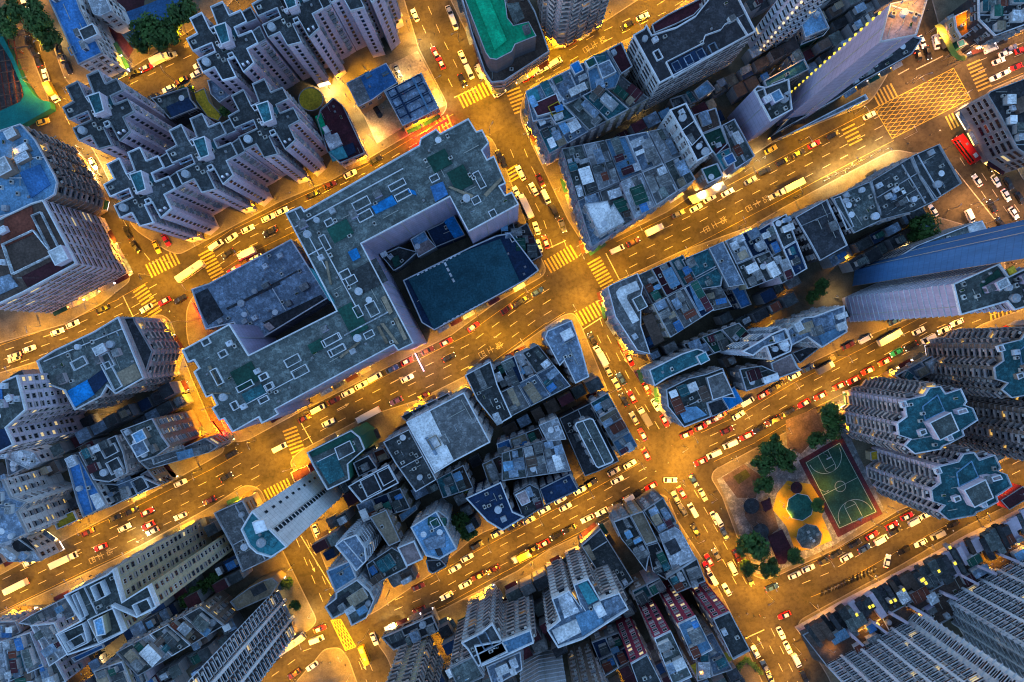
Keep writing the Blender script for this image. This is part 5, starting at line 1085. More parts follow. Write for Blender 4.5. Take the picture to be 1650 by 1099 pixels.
def canopy(label, px, r, col, n=8, z=3.4, rim='coping_light', rot=.2):
    c = W(*px, z); root = tag(link('shade_canopy', None, None, (*c, .14)), label, 'canopy', 'playground shade canopies')
    m = MB(); ring = [(r*math.cos(rot+6.2832*i/n), r*math.sin(rot+6.2832*i/n)) for i in range(n)]
    for i in range(n):
        a, d = ring[i], ring[(i+1) % n]
        m.face([(*a, z), (*d, z), (0, 0, z+.9)], roofm(col)); m.face([(*d, z-.05), (*a, z-.05), (0, 0, z+.85)], roofm(col))
    m.build('roof_panel', root)
    m = MB(); m.ring(ring, [(x*.95, y*.95) for x, y in ring], z-.1, z+.03, M[rim]); m.build('rim', root)
    for i in range(0, n, 2):
        m = MB(); m.tube((ring[i][0]*.92, ring[i][1]*.92, 0), (ring[i][0]*.92, ring[i][1]*.92, z-.1), .09, M['metal'], 6); m.build('post', root)
    return root
o1 = canopy('octagonal dark green shade canopy on the yellow playground', T(15, '325,65')[0], 4.9, 'green')
o2 = canopy('octagonal slate shade canopy with roof boxes on the yellow playground', T(15, '380,240')[0], 4.6, 'slate', rim='metal')
for dx, dy in ((-.6, 1.8), (2.6, 1.0), (.2, -.3), (1.2, -1.2)):
    m = MB(); m.box(dx, dy, 3.9, .9, .8, .6, M['ac'], .4); m.build('roof_box', o2)
canopy('round black shade canopy near the park corner bend', T(11, '40,1008')[0], 2.8, 'darker', 16, rim='black')
canopy('round black shade canopy between trees and maroon slab', T(15, '95,210')[0], 2.8, 'darker', 16, rim='black')
canopy('small round dark maroon canopy above the green octagon', T(11, '305,900')[0], 2.1, 'maroon', 14, rim='black')
def flat_thing(name, label, cat, poly, z0, dz, m, part=None):
    w = ccw([W(*p, z0+dz) for p in poly]); c = centroid(w); r = tag(link(name, None, None, (*c, z0)), label, cat)
    L = [(x-c[0], y-c[1]) for x, y in w]
    k = MB(); k.prism(L, max(0, dz-.25), dz, m, bottom=True); k.build(part or 'roof_panel', r)
    for i in range(0, len(L), max(1, len(L)//6)):
        x, y = L[i]; k = MB(); k.tube((x*.93, y*.93, 0), (x*.93, y*.93, max(.02, dz-.25)), .1, M['metal'], 6); k.build('post', r)
    return r
flat_thing('park_shelter', 'dark maroon flat shelter roof beside the park trees', 'shelter', T(15, '135,240 222,198 285,325 240,400 200,405'), .13, 3.0, roofm('maroon'))
flat_thing('park_shelter', 'small dark maroon shelter beside the round black canopy', 'shelter', T(11, '95,985 150,960 165,1020 120,1045'), .13, 3.0, roofm('maroon'))
flat_thing('footbridge', 'yellow-green covered footbridge ending at the box junction crossing', 'footbridge', T(3, '1122,150 1152,138 1178,155 1245,300 1270,328 1312,330 1302,358 1262,356 1222,325 1150,195'), .1, 6.2, mat('footbridge_roof', (.33, .34, .05), var=.25))
flat_thing('bus_shelter', 'pale lit forecourt canopy of the shop on the middle avenue', 'canopy', T(6, '1130,172 1190,150 1335,82 1362,122 1300,150 1200,200 1160,215'), .1, 4.0, mat('forecourt_canopy', (.5, .46, .38), var=.1))
# hoarding and pit of the building site
w = [W(*p, 3) for p in T(0, '0,182 78,335 135,470 200,560 240,590 295,600 300,640 130,735 -80,790 -80,690 120,600 142,560 130,510 60,350 -80,120')]
c = centroid(w); r = tag(link('site_hoarding', None, None, (*c, 0)), 'teal green hoarding deck around the building site at the left edge', 'hoarding')
k = MB(); L = ccw([(x-c[0], y-c[1]) for x, y in w]); k.prism(L, 0, 3, wall('green'), top=mat('hoarding_teal', (.0, .16, .15), var=.2)); k.build('covered_walkway', r)
ground_patch('construction_ground', T(0, '-80,130 60,350 130,510 142,560 120,600 -80,690'), 'darker', .15)
rr = random.Random(5); c = W(*T(0, '40,450')[0]); r = tag(link('steel_framework', None, None, (*c, .15)), 'dark rusty steel framework inside the teal hoarded site', 'steel framework')
k = MB()
for i in range(9):
    x = -9+i*2.1
    k.tube((x, -13, 2.0), (x-4, 13, 2.0), .22, roofm('rust'), 5)
for i in range(7):
    y = -12+i*4; k.tube((-13, y-2, 2.3), (9, y+2, 2.3), .16, roofm('brown'), 5)
k.build('girder_grid', r)
for x, y in ((-9, 8), (6, 8), (-6, -11), (8, -11)):
    k = MB(); k.tube((x, y, 0), (x, y, 2.1), .2, roofm('rust'), 6); k.build('post', r)

# ================================================================ trees
def leafmat():
    m = mat('foliage', (.05, .12, .025), rough=.7, var=.5, scale=.35, fine=.4, fscale=3, objvar=.25); return m
FOL = leafmat()
_tree = []
for v in range(3):
    rr = random.Random(40+v)
    t = MB(); t.tube((0, 0, 0), (.1, .05, 2.6), .3, M['bark'], 8, .2)
    tips = []
    for i in range(7):
        a = i*.9+rr.random(); l = rr.uniform(1.2, 2.6); e = (l*math.cos(a), l*math.sin(a), 3.2+rr.uniform(.3, 2.2))
        t.tube((.1, .05, 2.4), e, .14, M['bark'], 5, .05); tips.append(e)
    cl = [(x*rr.uniform(.7, 1.35), y*rr.uniform(.7, 1.35), z+rr.uniform(-.3, 1.2), rr.uniform(.9, 1.7)) for x, y, z in tips+tips] + [(0, 0, 5.4, 1.6)]
    b = MB()
    for x, y, z, s in cl:
        for j in range(85):
            d = Vector((rr.gauss(0, 1), rr.gauss(0, 1), rr.gauss(0, .8))).normalized()*s*rr.uniform(.45, 1.05)
            p = Vector((x, y, z))+d; n = (d.normalized()+Vector((rr.uniform(-.7, .7), rr.uniform(-.7, .7), rr.uniform(0, .9)))).normalized()
            u = n.orthogonal().normalized()*rr.uniform(.16, .32); w2 = n.cross(u).normalized()*rr.uniform(.16, .34)
            b.face([tuple(p-u-w2), tuple(p+u-w2*.6), tuple(p+u*.8+w2), tuple(p-u*.7+w2*.8)], FOL)
    _tree.append((t.mesh('trunk'), b.mesh('crown')))
def tree(label, px, r, group=None):
    i = len(bpy.data.objects) % 3; h = r*1.9
    c = W(*px, h*.8); o = tag(link('broadleaf_tree', None, None, (*c, .1), R.uniform(0, 6.28)), label, 'tree', group or 'broadleaf trees')
    s = r/3.1; o.scale = (s, s, s*R.uniform(.85, 1.1))
    link('trunk', _tree[i][0], o); link('crown', _tree[i][1], o)
TREES = [(0, '880,160', 6.0, 'big round tree on the blue sports court'), (0, '820,230', 4.5, 'tree at the lower corner of the blue sports court'), (0, '970,210', 5.0, 'tree above the red and white parked cars, sports court edge'), (0, '1085,70', 5.5, 'round tree near the top edge, beside the cross-plan towers'),
 (0, '1020,140', 4.0, 'tree between the two biggest sports court trees'), (0, '50,80', 5.5, 'dark tree at the top left corner'), (0, '40,170', 4, 'dark tree above the teal hoarding'), (0, '195,60', 4.5, 'dark tree at top beside the low blue school block'), (0, '230,150', 5, 'dark tree beside the long side of the blue school block'), (0, '285,225', 4.2, 'dark tree by the kerb lamp under the blue school block'),
 (0, '1100,545', 3.0, 'small yellow-lit tree by the amber walkway'), (0, '1060,570', 2.6, 'small tree beside the dark hipped podium'), (0, '1340,640', 3, 'dark tree between grey-violet roof and cross-plan tower'),
 (7, '1060,345', 5, 'dark tree at the plaza side of the black roofs'), (7, '1010,385', 3.6, 'dark tree behind the plaza parking'), (7, '450,700', 3, 'green tree on the lit back garden'), (7, '400,760', 2.6, 'green tree at the edge of the back garden lawn'), 
 (11, '170,670', 4.6, 'tall tree in the middle of the park grove'), (11, '240,740', 4.2, 'tree at the lower right of the park grove'), (11, '110,760', 4.0, 'tree on the left of the park grove'), (11, '110,880', 3.6, 'tree at the bottom of the park grove'), (11, '505,480', 4.6, 'brownish tree at the avenue corner above the court'), (11, '520,560', 3.6, 'brownish tree right above the court sideline'), (11, '415,610', 3.4, 'tree beside the court top left corner'), (10, '1610,730', 3.2, 'tree behind the park corner bend'), (10, '1590,880', 3, 'tree between planting bed and round black canopy'),
 (15, '40,280', 5.4, 'big palm-like tree above the blue parked car'), (15, '100,330', 3.4, 'tree touching the maroon shelter'), (15, '150,430', 3.8, 'tree over the parked white cars on the park street'), (15, '290,360', 3.2, 'small tree right of the maroon shelter'), (15, '20,430', 3.2, 'tree over the cross street kerb at the park corner'), (15, '425,55', 2.8, 'slim tree between yellow playground and court'),
 (13, '1240,160', 4.4, 'green tree in the backlands of the southern block'), (13, '1290,215', 3.4, 'green tree beside the pale blue terraces'), (13, '1180,190', 3, 'tree touching the pale blue terraces'), (12, '1180,560', 3.4, 'dim tree in the garden below the beige tower'), (12, '1260,500', 3.2, 'dim tree beside the grey concrete roof'), (12, '1100,620', 3, 'dim tree above the brown walk-ups'), (13, '280,640', 2.2, 'dark tree above the lit hatched junction kerb'), (13, '230,520', 2.4, 'dark tree beside the rounded pale terrace'),
 (2, '450,650', 3.6, 'olive roof garden tree among the upper tenements'), (9, '1280,880', 3.4, 'dark tree behind the dark tarred roof'), (15, '560,950', 2.6, 'shrub-like tree on the estate podium deck'), (15, '900,610', 3.2, 'dark tree between estate podium ridges')]
for n, s, r, lb in TREES: tree(lb, T(n, s)[0], r)
b = MB(); rr = random.Random(3)
for i in range(900):
    e = rr.random(); p = T(14, '1385,1050')[0]; qd = T(14, '1470,955')[0]; q2 = T(14, '1560,1040')[0]
    pt = (Vector(p).lerp(Vector(qd), e*2) if e < .5 else Vector(qd).lerp(Vector(q2), e*2-1)) + Vector((rr.gauss(0, 1.5), rr.gauss(0, 1.5)))
    x, y = W(pt.x, pt.y); z = rr.uniform(.3, 1.6); s = rr.uniform(.15, .3)
    b.face([(x-s, y-s, z), (x+s, y-s*.6, z+rr.uniform(-.1, .2)), (x+s, y+s, z), (x-s, y+s*.7, z+rr.uniform(-.1, .2))], FOL)
tag(b.build('hedge'), 'clipped green hedge around the small garden below the cross street', 'hedge')
# ================================================================ put the buildings up
for d in BL:
    w = d['w']; d['bb'] = (min(x for x, y in w), min(y for x, y in w), max(x for x, y in w), max(y for x, y in w))
ROOT = []
first_cross = None
for i, d in enumerate(BL):
    if d in XK and d is not XK[0]:
        o = copy_tree(first_cross); a, c = centroid(XK[0]['w']), centroid(d['w'])
        o.location = (c[0], c[1], 0); o['label'] = d['label']; ROOT.append(o); continue
    o = construct(d, i); ROOT.append(o)
    if d is XK[0]: first_cross = o
def spine(d, corner, n, m, dz=3.4, z0=8, size=.9):
    """stair lights up one corner of a tower"""
    r = ROOT[BL.index(d)]; c = centroid(d['w']); x, y = W(*corner)
    k = Vector((-x, -y)).normalized()
    for i in range(n):
        b = MB(); b.box(x-c[0]+k.x*.15, y-c[1]+k.y*.15, z0+i*dz, size, size, .8, m); b.build('stair_light', r)
spine(TB, (1262, 160), 19, M['lit_y'], size=.6); spine(BL[BL.index(TB)+1], (1214, 94), 15, emit('lit_white', (1, .8, .45), .9), 3.6, 4, .55)
r = ROOT[BL.index(F9)]; c = centroid(F9['w'])
p0, p1 = Vector(W(408, 822, 67)), Vector(W(464, 880, 67)); e = (p1-p0).normalized(); nr = Vector((-p0.x, -p0.y)).normalized(); nn = Vector((-e.y, e.x)); nn = nn if nn.dot(nr) > 0 else -nn
for z in range(20):
    for t, w_, m in ((.60, 1.3, M['frame_dark']), (.18, .8, M['frame_dark'])):
        if t < .5 and z % 2: continue
        q = p0.lerp(p1, t)+nn*.05
        b = MB(); b.box(q.x-c[0], q.y-c[1], 5+z*3.1, w_, .25, 1.9, m, math.atan2(e.y, e.x)); b.box(q.x-c[0]+nn.x*.14, q.y-c[1]+nn.y*.14, 5.1+z*3.1, w_-.3, .1, 1.7, M['glass'], math.atan2(e.y, e.x)); b.build('window', r)
# podium ridges and skylights of the bottom right estate
r = ROOT[BL.index(PD)]; c = centroid(PD['w'])
def seg(n, s, z, hgt, wd, m, nm):
    p = [Vector(W(*q, z)) for q in T(n, s)]; e = p[1]-p[0]
    b = MB(); b.box((p[0].x+p[1].x)/2-c[0], (p[0].y+p[1].y)/2-c[1], z, e.length, wd, hgt, m, math.atan2(e.y, e.x)); b.build(nm, r)
for s in ('595,790 665,855', '730,725 805,785', '835,675 925,725', '960,640 1070,700', '1145,560 1250,600', '1250,455 1335,500', '1345,400 1440,440', '1480,335 1570,370'):
    seg(15, s, 7, 4.5, .9, wall('lav'), 'deck_wall')
e0, e1 = Vector((330, 752)), Vector((1640, 62)); i0, i1 = Vector((505, 985)), Vector((1760, 330)); _r = random.Random(12)
for k in range(40):
    t = (k+.5)/40; a = e0.lerp(e1, t); d_ = i0.lerp(i1, t)
    f0, f1 = _r.uniform(.02, .12), _r.choice((.35, .5, .6, .45))
    p, q = a.lerp(d_, f0), a.lerp(d_, f1)
    seg(15, '%g,%g %g,%g' % (p.x, p.y, q.x, q.y), 7, _r.uniform(.6, 3.2), _r.choice((1.6, 2.4, 3.0)), _r.choice((roofm('darker'), roofm('brown'), roofm('dark'), roofm('darker'), roofm('slate'), wall('lav'))), 'deck_ridge')
for n, (x, y) in enumerate(((640, 685), (715, 640), (735, 632), (840, 610), (865, 600), (915, 540), (1020, 485), (1045, 500), (1030, 478), (1120, 430), (1215, 385), (1185, 292))):
    p = W(*T(15, '%d,%d' % (x, y))[0], 7.5); b = MB(); b.box(p[0]-c[0], p[1]-c[1], 10, .8, 1.0, .3, M['lit_y'], .5); b.box(p[0]-c[0], p[1]-c[1], 7, 1.2, 1.4, 3, M['slab'], .5); b.build('skylight', r)

# ================================================================ vehicles
def paint(name, col, rough=.3, metal=0.0):
    return mat('paint_'+name, col, rough=rough, var=.06, fine=.04, metal=metal, spec=.5)
PAINT = dict(white=(.84, .84, .84), black=(.012, .012, .015), silver=(.35, .36, .37), grey=(.14, .145, .15), red=(.5, .012, .012), blue=(.02, .06, .22), navy=(.015, .02, .05), teal=(.01, .2, .18), yellow=(.6, .4, .03), cream=(.74, .7, .62), maroon=(.08, .012, .015), purple=(.06, .03, .2))
HL_ON = emit('headlight_on', (1, .9, .7), 3); HL = mat('headlight', (.6, .6, .58), rough=.2); TL_ON = emit('tail_light_on', (1, .03, .01), 3); TL = mat('tail_light', (.3, .01, .01), rough=.3)
_veh = {}
def loft(b, st, m):
    rings = []
    for x, hw, z0, z1, tw in st:
        i = len(b.v); b.v += [(x, -hw, z0), (x, hw, z0), (x, hw*1.0, z1*.75+z0*.25), (x, tw, z1), (x, -tw, z1), (x, -hw*1.0, z1*.75+z0*.25)]; rings.append(i)
    k = b.mi(m)
    for a, c in zip(rings, rings[1:]):
        for j in range(6):
            j2 = (j+1) % 6; b.f.append((a+j, c+j, c+j2, a+j2)); b.m.append(k)
    b.f.append(tuple(rings[0]+j for j in range(6))); b.m.append(k); b.f.append(tuple(rings[-1]+j for j in range(5, -1, -1))); b.m.append(k)
def vmesh(kind, col, on):
    key = (kind, col, on)
    if key in _veh: return _veh[key]
    pm = paint(col, PAINT[col]); out = []
    def add(nm, b, smooth=False): out.append((nm, b.mesh(nm.split('>')[-1], smooth)))
    hl, tl = (HL_ON, TL_ON) if on else (HL, TL)
    g = M['glass']
    def lights(L, w, z, s=.34):
        for y in (-1, 1):
            b = MB(); b.box(L/2-.1, y*(w/2-.28), z, .26, s, .2, hl); add('headlight', b)
            b = MB(); b.box(-L/2+.08, y*(w/2-.25), z+.1, .2, s, .18, tl); add('tail_light', b)
    def under(L, w, ax):
        b = MB(); b.box(0, 0, .18, L*.94, w*.86, .25, M['black'])
        add('chassis', b)
        for x in ax:
            for y in (-1, 1):
                b = MB(); b.tube((x, y*(w/2-.24), .33), (x, y*(w/2+.01), .33), .33, M['black'], 12); add('wheel', b)
                b = MB(); b.tube((x, y*(w/2), .33), (x, y*(w/2+.02), .33), .18, M['metal'], 10); add('>wheel>rim', b)
    if kind in ('car', 'taxi'):
        L, w = 4.75, 1.85
        b = MB(); loft(b, [(-2.37, .66, .4, .78, .6), (-2.2, .86, .3, .95, .76), (-1.3, .92, .26, 1.0, .82), (1.0, .92, .26, .99, .82), (1.9, .88, .28, .88, .76), (2.25, .78, .34, .76, .66), (2.38, .62, .4, .66, .55)], pm); add('body', b)
        zb, zt = .97, 1.46
        A = [(-1.95, -.78), (-1.95, .78), (1.0, .78), (1.0, -.78)]; Tt = [(-1.25, -.62), (-1.25, .62), (.2, .62), (.2, -.62)]
        def quad(i, j): return [(*A[i], zb), (*A[j], zb), (*Tt[j], zt), (*Tt[i], zt)]
        for nm, i, j in (('rear_window', 0, 1), ('side_window', 1, 2), ('windscreen', 2, 3), ('side_window', 3, 0)):
            b = MB(); b.face(quad(i, j)[::-1], g); add(nm, b)
        b = MB(); b.box(-.53, 0, zt-.02, 1.52, 1.3, .07, paint('silver_roof', (.62, .63, .62)) if kind == 'taxi' else pm); add('roof', b)
        lights(L, w, .55); under(L, w, (-1.4, 1.45))
        if kind == 'taxi':
            b = MB(); b.box(-.3, 0, zt+.05, .25, .7, .16, emit('taxi_sign_lit', (1, .85, .5), 1.5)); add('>roof>roof_sign', b)
    elif kind == 'van':
        L, w = 5.1, 1.95
        b = MB(); loft(b, [(-2.55, .8, .35, 1.9, .7), (-2.4, .95, .3, 2.0, .82), (1.1, .95, .3, 2.0, .82), (1.95, .95, .3, 1.25, .85), (2.4, .9, .35, 1.05, .8), (2.55, .8, .4, .9, .7)], pm); add('body', b)
        b = MB(); b.face([(1.18, -.78, 2.0), (1.98, -.84, 1.28), (1.98, .84, 1.28), (1.18, .78, 2.0)], g); add('windscreen', b)
        b = MB(); b.face([(-2.57, -.6, 1.3), (-2.5, -.6, 1.85), (-2.5, .6, 1.85), (-2.57, .6, 1.3)], g); add('rear_window', b)
        for y in (-1, 1):
            b = MB(); b.box(-.6, y*.9, 1.35, 3.0, .12, .42, g); add('side_window', b)
        b = MB()
        for x in (-1.9, -1.0, -.1, .7): b.box(x, 0, 1.99, .1, 1.5, .05, pm)
        b.box(-.6, 0, 1.99, 3, .08, .045, pm); add('roof_rack', b)
        lights(L, w, .7); under(L, w, (-1.6, 1.6))
    elif kind in ('truck', 'longtruck'):
        L = 7.0 if kind == 'truck' else 9.5; w = 2.3; cb = L/2-1.9
        b = MB(); loft(b, [(cb, 1.05, .5, 2.2, .95), (L/2-.5, 1.1, .45, 2.2, .95), (L/2-.12, 1.1, .45, 1.4, 1.0), (L/2, 1.0, .5, 1.1, .95)], paint('white', PAINT['white'])); add('cab', b)
        b = MB(); b.face([(L/2-.46, -.9, 2.16), (L/2-.1, -.98, 1.42), (L/2-.1, .98, 1.42), (L/2-.46, .9, 2.16)], g); add('windscreen', b)
        b = MB(); b.box((cb-.2-L/2)/2, 0, .8, L/2+cb-.2, w, 2.2, pm); b.box((cb-.2-L/2)/2, 0, 3.0, L/2+cb-.3, w-.12, .06, pm)
        add('cargo_box', b); lights(L, w, .7); under(L, w, (-L/2+1.5, L/2-1.2))
    elif kind in ('bus', 'decker', 'minibus'):
        L, w, h = dict(bus=(11.0, 2.5, 3.1), decker=(11.0, 2.5, 4.3), minibus=(6.9, 2.1, 2.6))[kind]
        b = MB(); loft(b, [(-L/2, w/2-.1, .4, h-.1, w/2-.25), (-L/2+.2, w/2, .35, h, w/2-.12), (L/2-.3, w/2, .35, h, w/2-.12), (L/2, w/2-.12, .4, h-.25, w/2-.25)], pm); add('body', b)
        b = MB(); b.face([(L/2-.02, -w/2+.3, h-.4), (L/2+.02, -w/2+.25, 1.3), (L/2+.02, w/2-.25, 1.3), (L/2-.02, w/2-.3, h-.4)], g); add('windscreen', b)
        for y in (-1, 1):
            for z in ((1.3,) if kind != 'decker' else (1.3, 3.0)):
                b = MB(); b.box(0, y*(w/2-.02), z, L*.86, .09, .8, g); add('side_window', b)
        b = MB(); b.box(-L*.3, 0, h-.02, 1.6, 1.3, .22, M['ac']); add('air_conditioner', b)
        b = MB(); b.box(L*.15, 0, h-.02, .8, .8, .1, M['metal']); add('roof_hatch', b)
        lights(L, w, .7); under(L, w, (-L/2+2, L/2-2))
    elif kind == 'motorbike':
        b = MB(); b.tube((-.65, -.06, .3), (-.65, .06, .3), .3, M['black'], 12); add('wheel', b)
        b = MB(); b.tube((.65, -.06, .3), (.65, .06, .3), .3, M['black'], 12); add('wheel', b)
        b = MB(); loft(b, [(-.6, .12, .45, .75, .1), (0, .2, .35, .8, .16), (.4, .16, .4, .9, .12), (.6, .05, .6, .85, .04)], pm); add('body', b)
        b = MB(); b.box(-.3, 0, .78, .7, .3, .12, M['black']); add('seat', b)
        b = MB(); b.tube((.45, -.38, 1.0), (.45, .38, 1.0), .04, M['metal'], 6); b.tube((.65, 0, .35), (.45, 0, 1.0), .05, M['metal'], 6); add('handlebar', b)
    _veh[key] = out
    return out
CODES = dict(t=('taxi', 'red', 'red taxi with silver roof', 'taxi'), w=('car', 'white', 'white car', 'car'), k=('car', 'black', 'black car', 'car'), s=('car', 'silver', 'silver car', 'car'), b=('car', 'blue', 'blue car', 'car'), r=('car', 'red', 'red car', 'car'), y=('car', 'yellow', 'yellow car', 'car'),
             g=('car', 'teal', 'teal car', 'car'), n=('car', 'maroon', 'dark maroon car', 'car'), e=('car', 'grey', 'grey car', 'car'), p=('car', 'purple', 'violet car', 'car'), v=('van', 'white', 'white van', 'van'), V=('van', 'silver', 'silver van', 'van'), K=('van', 'black', 'black van', 'van'), T=('truck', 'white', 'white box truck', 'truck'), Y=('truck', 'yellow', 'yellowish box truck', 'truck'), L=('longtruck', 'cream', 'long cream box truck', 'truck'), D=('truck', 'grey', 'dark grey box truck', 'truck'),
             W=('bus', 'cream', 'long cream single-deck bus', 'bus'), B=('decker', 'red', 'red double-deck bus', 'bus'), m=('minibus', 'yellow', 'yellow minibus', 'minibus'))
CARS = {
0: '155,15,v 180,255,k 205,295,k 235,358,k 355,300,k 382,365,e 412,405,k 275,450,w 322,552,Y 260,722,y,18 800,435,k 875,402,t 957,355,T 1010,335,s 1165,438,w 1000,528,w 1182,385,w 1075,480,n 908,578,k 555,968,w',
1: '985,95,w 1105,318,t 1138,375,t 1215,140,v 1190,75,s 1265,340,w 1305,430,v 1360,428,s 1265,478,k 1480,550,w 885,425,s,-65 765,662,k,-60 605,1030,w 755,948,k 1482,925,k 1605,1018,w',
2: '860,105,w 770,155,k 345,375,v 265,415,w 185,460,t 30,545,w 40,955,k 145,1030,w',
3: '1120,255,v 1040,250,w 1018,325,k 1075,315,k 1000,280,t 730,685,w 515,800,k 405,855,t 312,908,k 218,958,k 112,1013,k 150,885,y 30,1068,s 1445,295,v 1562,290,b 1625,298,r 1530,320,w 1490,365,w 1592,400,r 1520,437,w 1475,460,w 1285,890,B 1412,803,k 1385,880,k 1440,975,k 1505,970,v 1365,1068,w 1475,1070,w 1550,1085,k',
4: '760,385,k 805,468,k 930,470,y,-65 985,430,r,-60 1280,460,v 1370,415,w 1465,365,w 1590,297,w 1350,510,k 1462,512,T 1515,535,w 1600,375,k 1135,615,W 870,830,w 975,790,t 1070,775,k 1380,605,t 610,835,k 435,925,w 345,970,w 180,1070,w 95,1110,s',
5: '120,300,w 200,260,w 385,160,k 485,105,n 605,40,w 130,385,k 1330,940,t 1525,840,n 1597,800,k',
6: '220,130,w 120,150,w 260,80,n 290,175,v 172,230,L 340,258,K 235,360,w 290,440,t 250,465,w 390,345,e 240,735,b 150,785,k 60,835,n 710,485,v 805,440,n 930,370,T 1175,240,w 1255,185,w 1360,150,w 1640,165,s 655,885,k 565,1010,k 600,1092,v 740,1050,t 1070,275,e',
7: '265,120,L 1105,255,w 1320,290,v,-65 1535,165,w 1580,270,w 1450,230,k 1615,180,k 1615,355,w 605,1050,n 705,1010,v 845,1000,L 1020,965,w 1170,960,w 1245,915,w 1075,1010,v 975,1052,k 1550,942,r,25 880,905,b 1500,330,k',
8: '1070,870,w 1370,702,k 1340,835,k 1240,975,n 1070,1065,w 875,1040,t 785,1035,k 685,1075,k 90,140,s',
9: '190,662,v 335,490,n 415,435,v 510,385,n 590,340,w 670,295,w 750,250,v 850,200,b 940,155,t 1060,92,n 1170,42,t 940,255,w 875,388,p 710,470,L 475,515,w 1040,355,n 1185,130,k',
10: '565,30,k 615,125,T 655,205,s 735,258,b 708,290,s 750,380,k 797,362,t 810,490,s 870,480,D 785,145,t 840,240,p 885,315,t 937,410,w 990,505,t 860,585,t 880,700,t 785,760,w 690,803,s 710,853,w 1023,853,w,0 910,890,t 555,872,k 490,915,w 375,970,w 405,1012,w 280,1030,w 190,1090,s 720,988,k 818,935,k 770,965,v 620,1040,w 535,1080,w 1160,855,b 1215,940,s 1055,955,s 1090,925,t 1098,1030,e 1155,1030,v 1285,1075,w 1120,585,t 1203,542,t 1255,508,t 1300,488,t 1320,470,t 1357,560,n 1425,472,w 1475,392,v 1572,350,t 1632,312,k 1200,745,t 1280,700,v 1375,642,v 1465,597,t 1550,550,k 1620,505,n',
11: '195,295,k 290,240,w 370,195,b 465,190,D 550,300,t 635,265,t 720,210,t 818,157,t 440,358,t 345,402,t 255,450,k 175,500,k 80,550,k 10,592,t 890,100,g',
12: '740,185,w 880,172,t 600,300,t 390,372,L 180,390,w 525,212,n 905,205,s 105,530,L',
13: '405,205,w 450,262,r 1220,425,w 1292,362,w 1172,585,w 1280,520,w 975,475,n 1005,532,n 1010,670,n 1355,470,n 1445,430,n 1610,352,Y 745,840,w 425,780,t 407,842,v 262,865,W 275,1045,n 380,1000,w 690,930,m 1350,290,k 1470,220,s 1560,178,k 160,960,k',
14: '210,310,k 275,280,t 355,230,k 430,192,k 1305,140,v 1342,220,b 1172,200,k 1295,345,e 1250,375,t 1240,420,t 1270,480,v 1355,550,w 1415,350,n 1390,425,v 1490,490,k 1620,537,b 1525,915,w 1580,1000,b 1617,1080,b',
15: '290,465,w 370,425,w 465,375,k 535,340,k 595,360,w 645,280,k 700,308,b 745,230,t 798,255,v 862,172,t 882,203,k 950,118,t 997,145,v 1070,105,w 835,382,w,76 935,318,k 1032,275,w 1130,228,V 1220,165,k 230,700,t 210,805,w 250,890,w 300,965,v 345,1060,k'}
def nearest_street(p):
    best = None
    for k, (pl, w, nm) in STREETS.items():
        for i in range(len(pl)-1):
            a, c = pl[i], pl[i+1]; e = c-a; t = max(0, min(1, (p-a).dot(e)/e.length_squared)); q = a+e*t; d = (p-q).length/(w*.5)
            if best is None or d < best[0]: best = (d, k, e.normalized(), q)
    return best
VEH = []
for n, s in CARS.items():
    for tok in s.split():
        f = tok.split(','); px = T(n, f[0]+','+f[1])[0]
        p = Vector(W(*px)); d, k, t, q = nearest_street(p); o = (p-q).dot(Vector((-t.y, t.x)))
        ang = math.atan2(t.y, t.x)+(0 if o > 0 else math.pi)+R.uniform(-.03, .03)
        moving = d < .62 and R.random() < .7
        if len(f) > 3: ang = math.radians(float(f[3])); moving = f[3] in ('76', '0')
        lm = min(LMK, key=lambda z: (z[0]-px[0])**2+(z[1]-px[1])**2)
        VEH.append(dict(px=px, p=p, ang=ang, code=f[2], lm=lm[2], on=moving, d=d))
cnt = {}
for v in VEH: cnt.setdefault((v['code'], v['lm']), []).append(v)
for (code, lm), L in cnt.items():
    L.sort(key=lambda v: v['px'][0])
    base = CODES[code][2]
    for i, v in enumerate(L):
        if len(L) == 1: v['label'] = '%s nearest %s' % (base, lm)
        elif len(L) == 2: v['label'] = '%s by %s, %s of two' % (base, lm, ('left', 'right')[i])
        else: v['label'] = '%s by %s, %s from the left' % (base, lm, ORD[i])
NMV = dict(taxi='taxi', car='car', van='van', truck='box_truck', longtruck='box_truck', bus='bus', decker='double_deck_bus', minibus='minibus')
for v in VEH:
    kind, col, desc, cat = CODES[v['code']]
    r = tag(link(NMV[kind], None, None, (*v['p'], .0), v['ang']), v['label'], cat, {'taxi': 'red taxis', 'car': 'cars on the streets', 'van': 'vans on the streets'}.get(cat, 'trucks and buses'))
    got = {}
    for nm, me in vmesh(kind, col, v['on']):
        if nm[0] == '>': _, up_, nm = nm.split('>'); link(nm, me, got[up_])
        else: got[nm] = link(nm, me, r)
a, c = Vector(W(*T(15, '440,578')[0])), Vector(W(*T(15, '770,428')[0])); e = (c-a)
for i in range(17):
    p = a+e*(i+.5)/17; r = tag(link('motorbike', None, None, (*p, 0), math.atan2(e.y, e.x)+1.2+R.uniform(-.2, .2)), 'parked motorbike in the long kerb row below the octagonal canopies', 'motorbike', 'motorbikes parked in a row')
    r.scale = (1.25,)*3
    for nm, me in vmesh('motorbike', R.choice(('black', 'black', 'grey', 'navy')), False): link(nm, me, r)

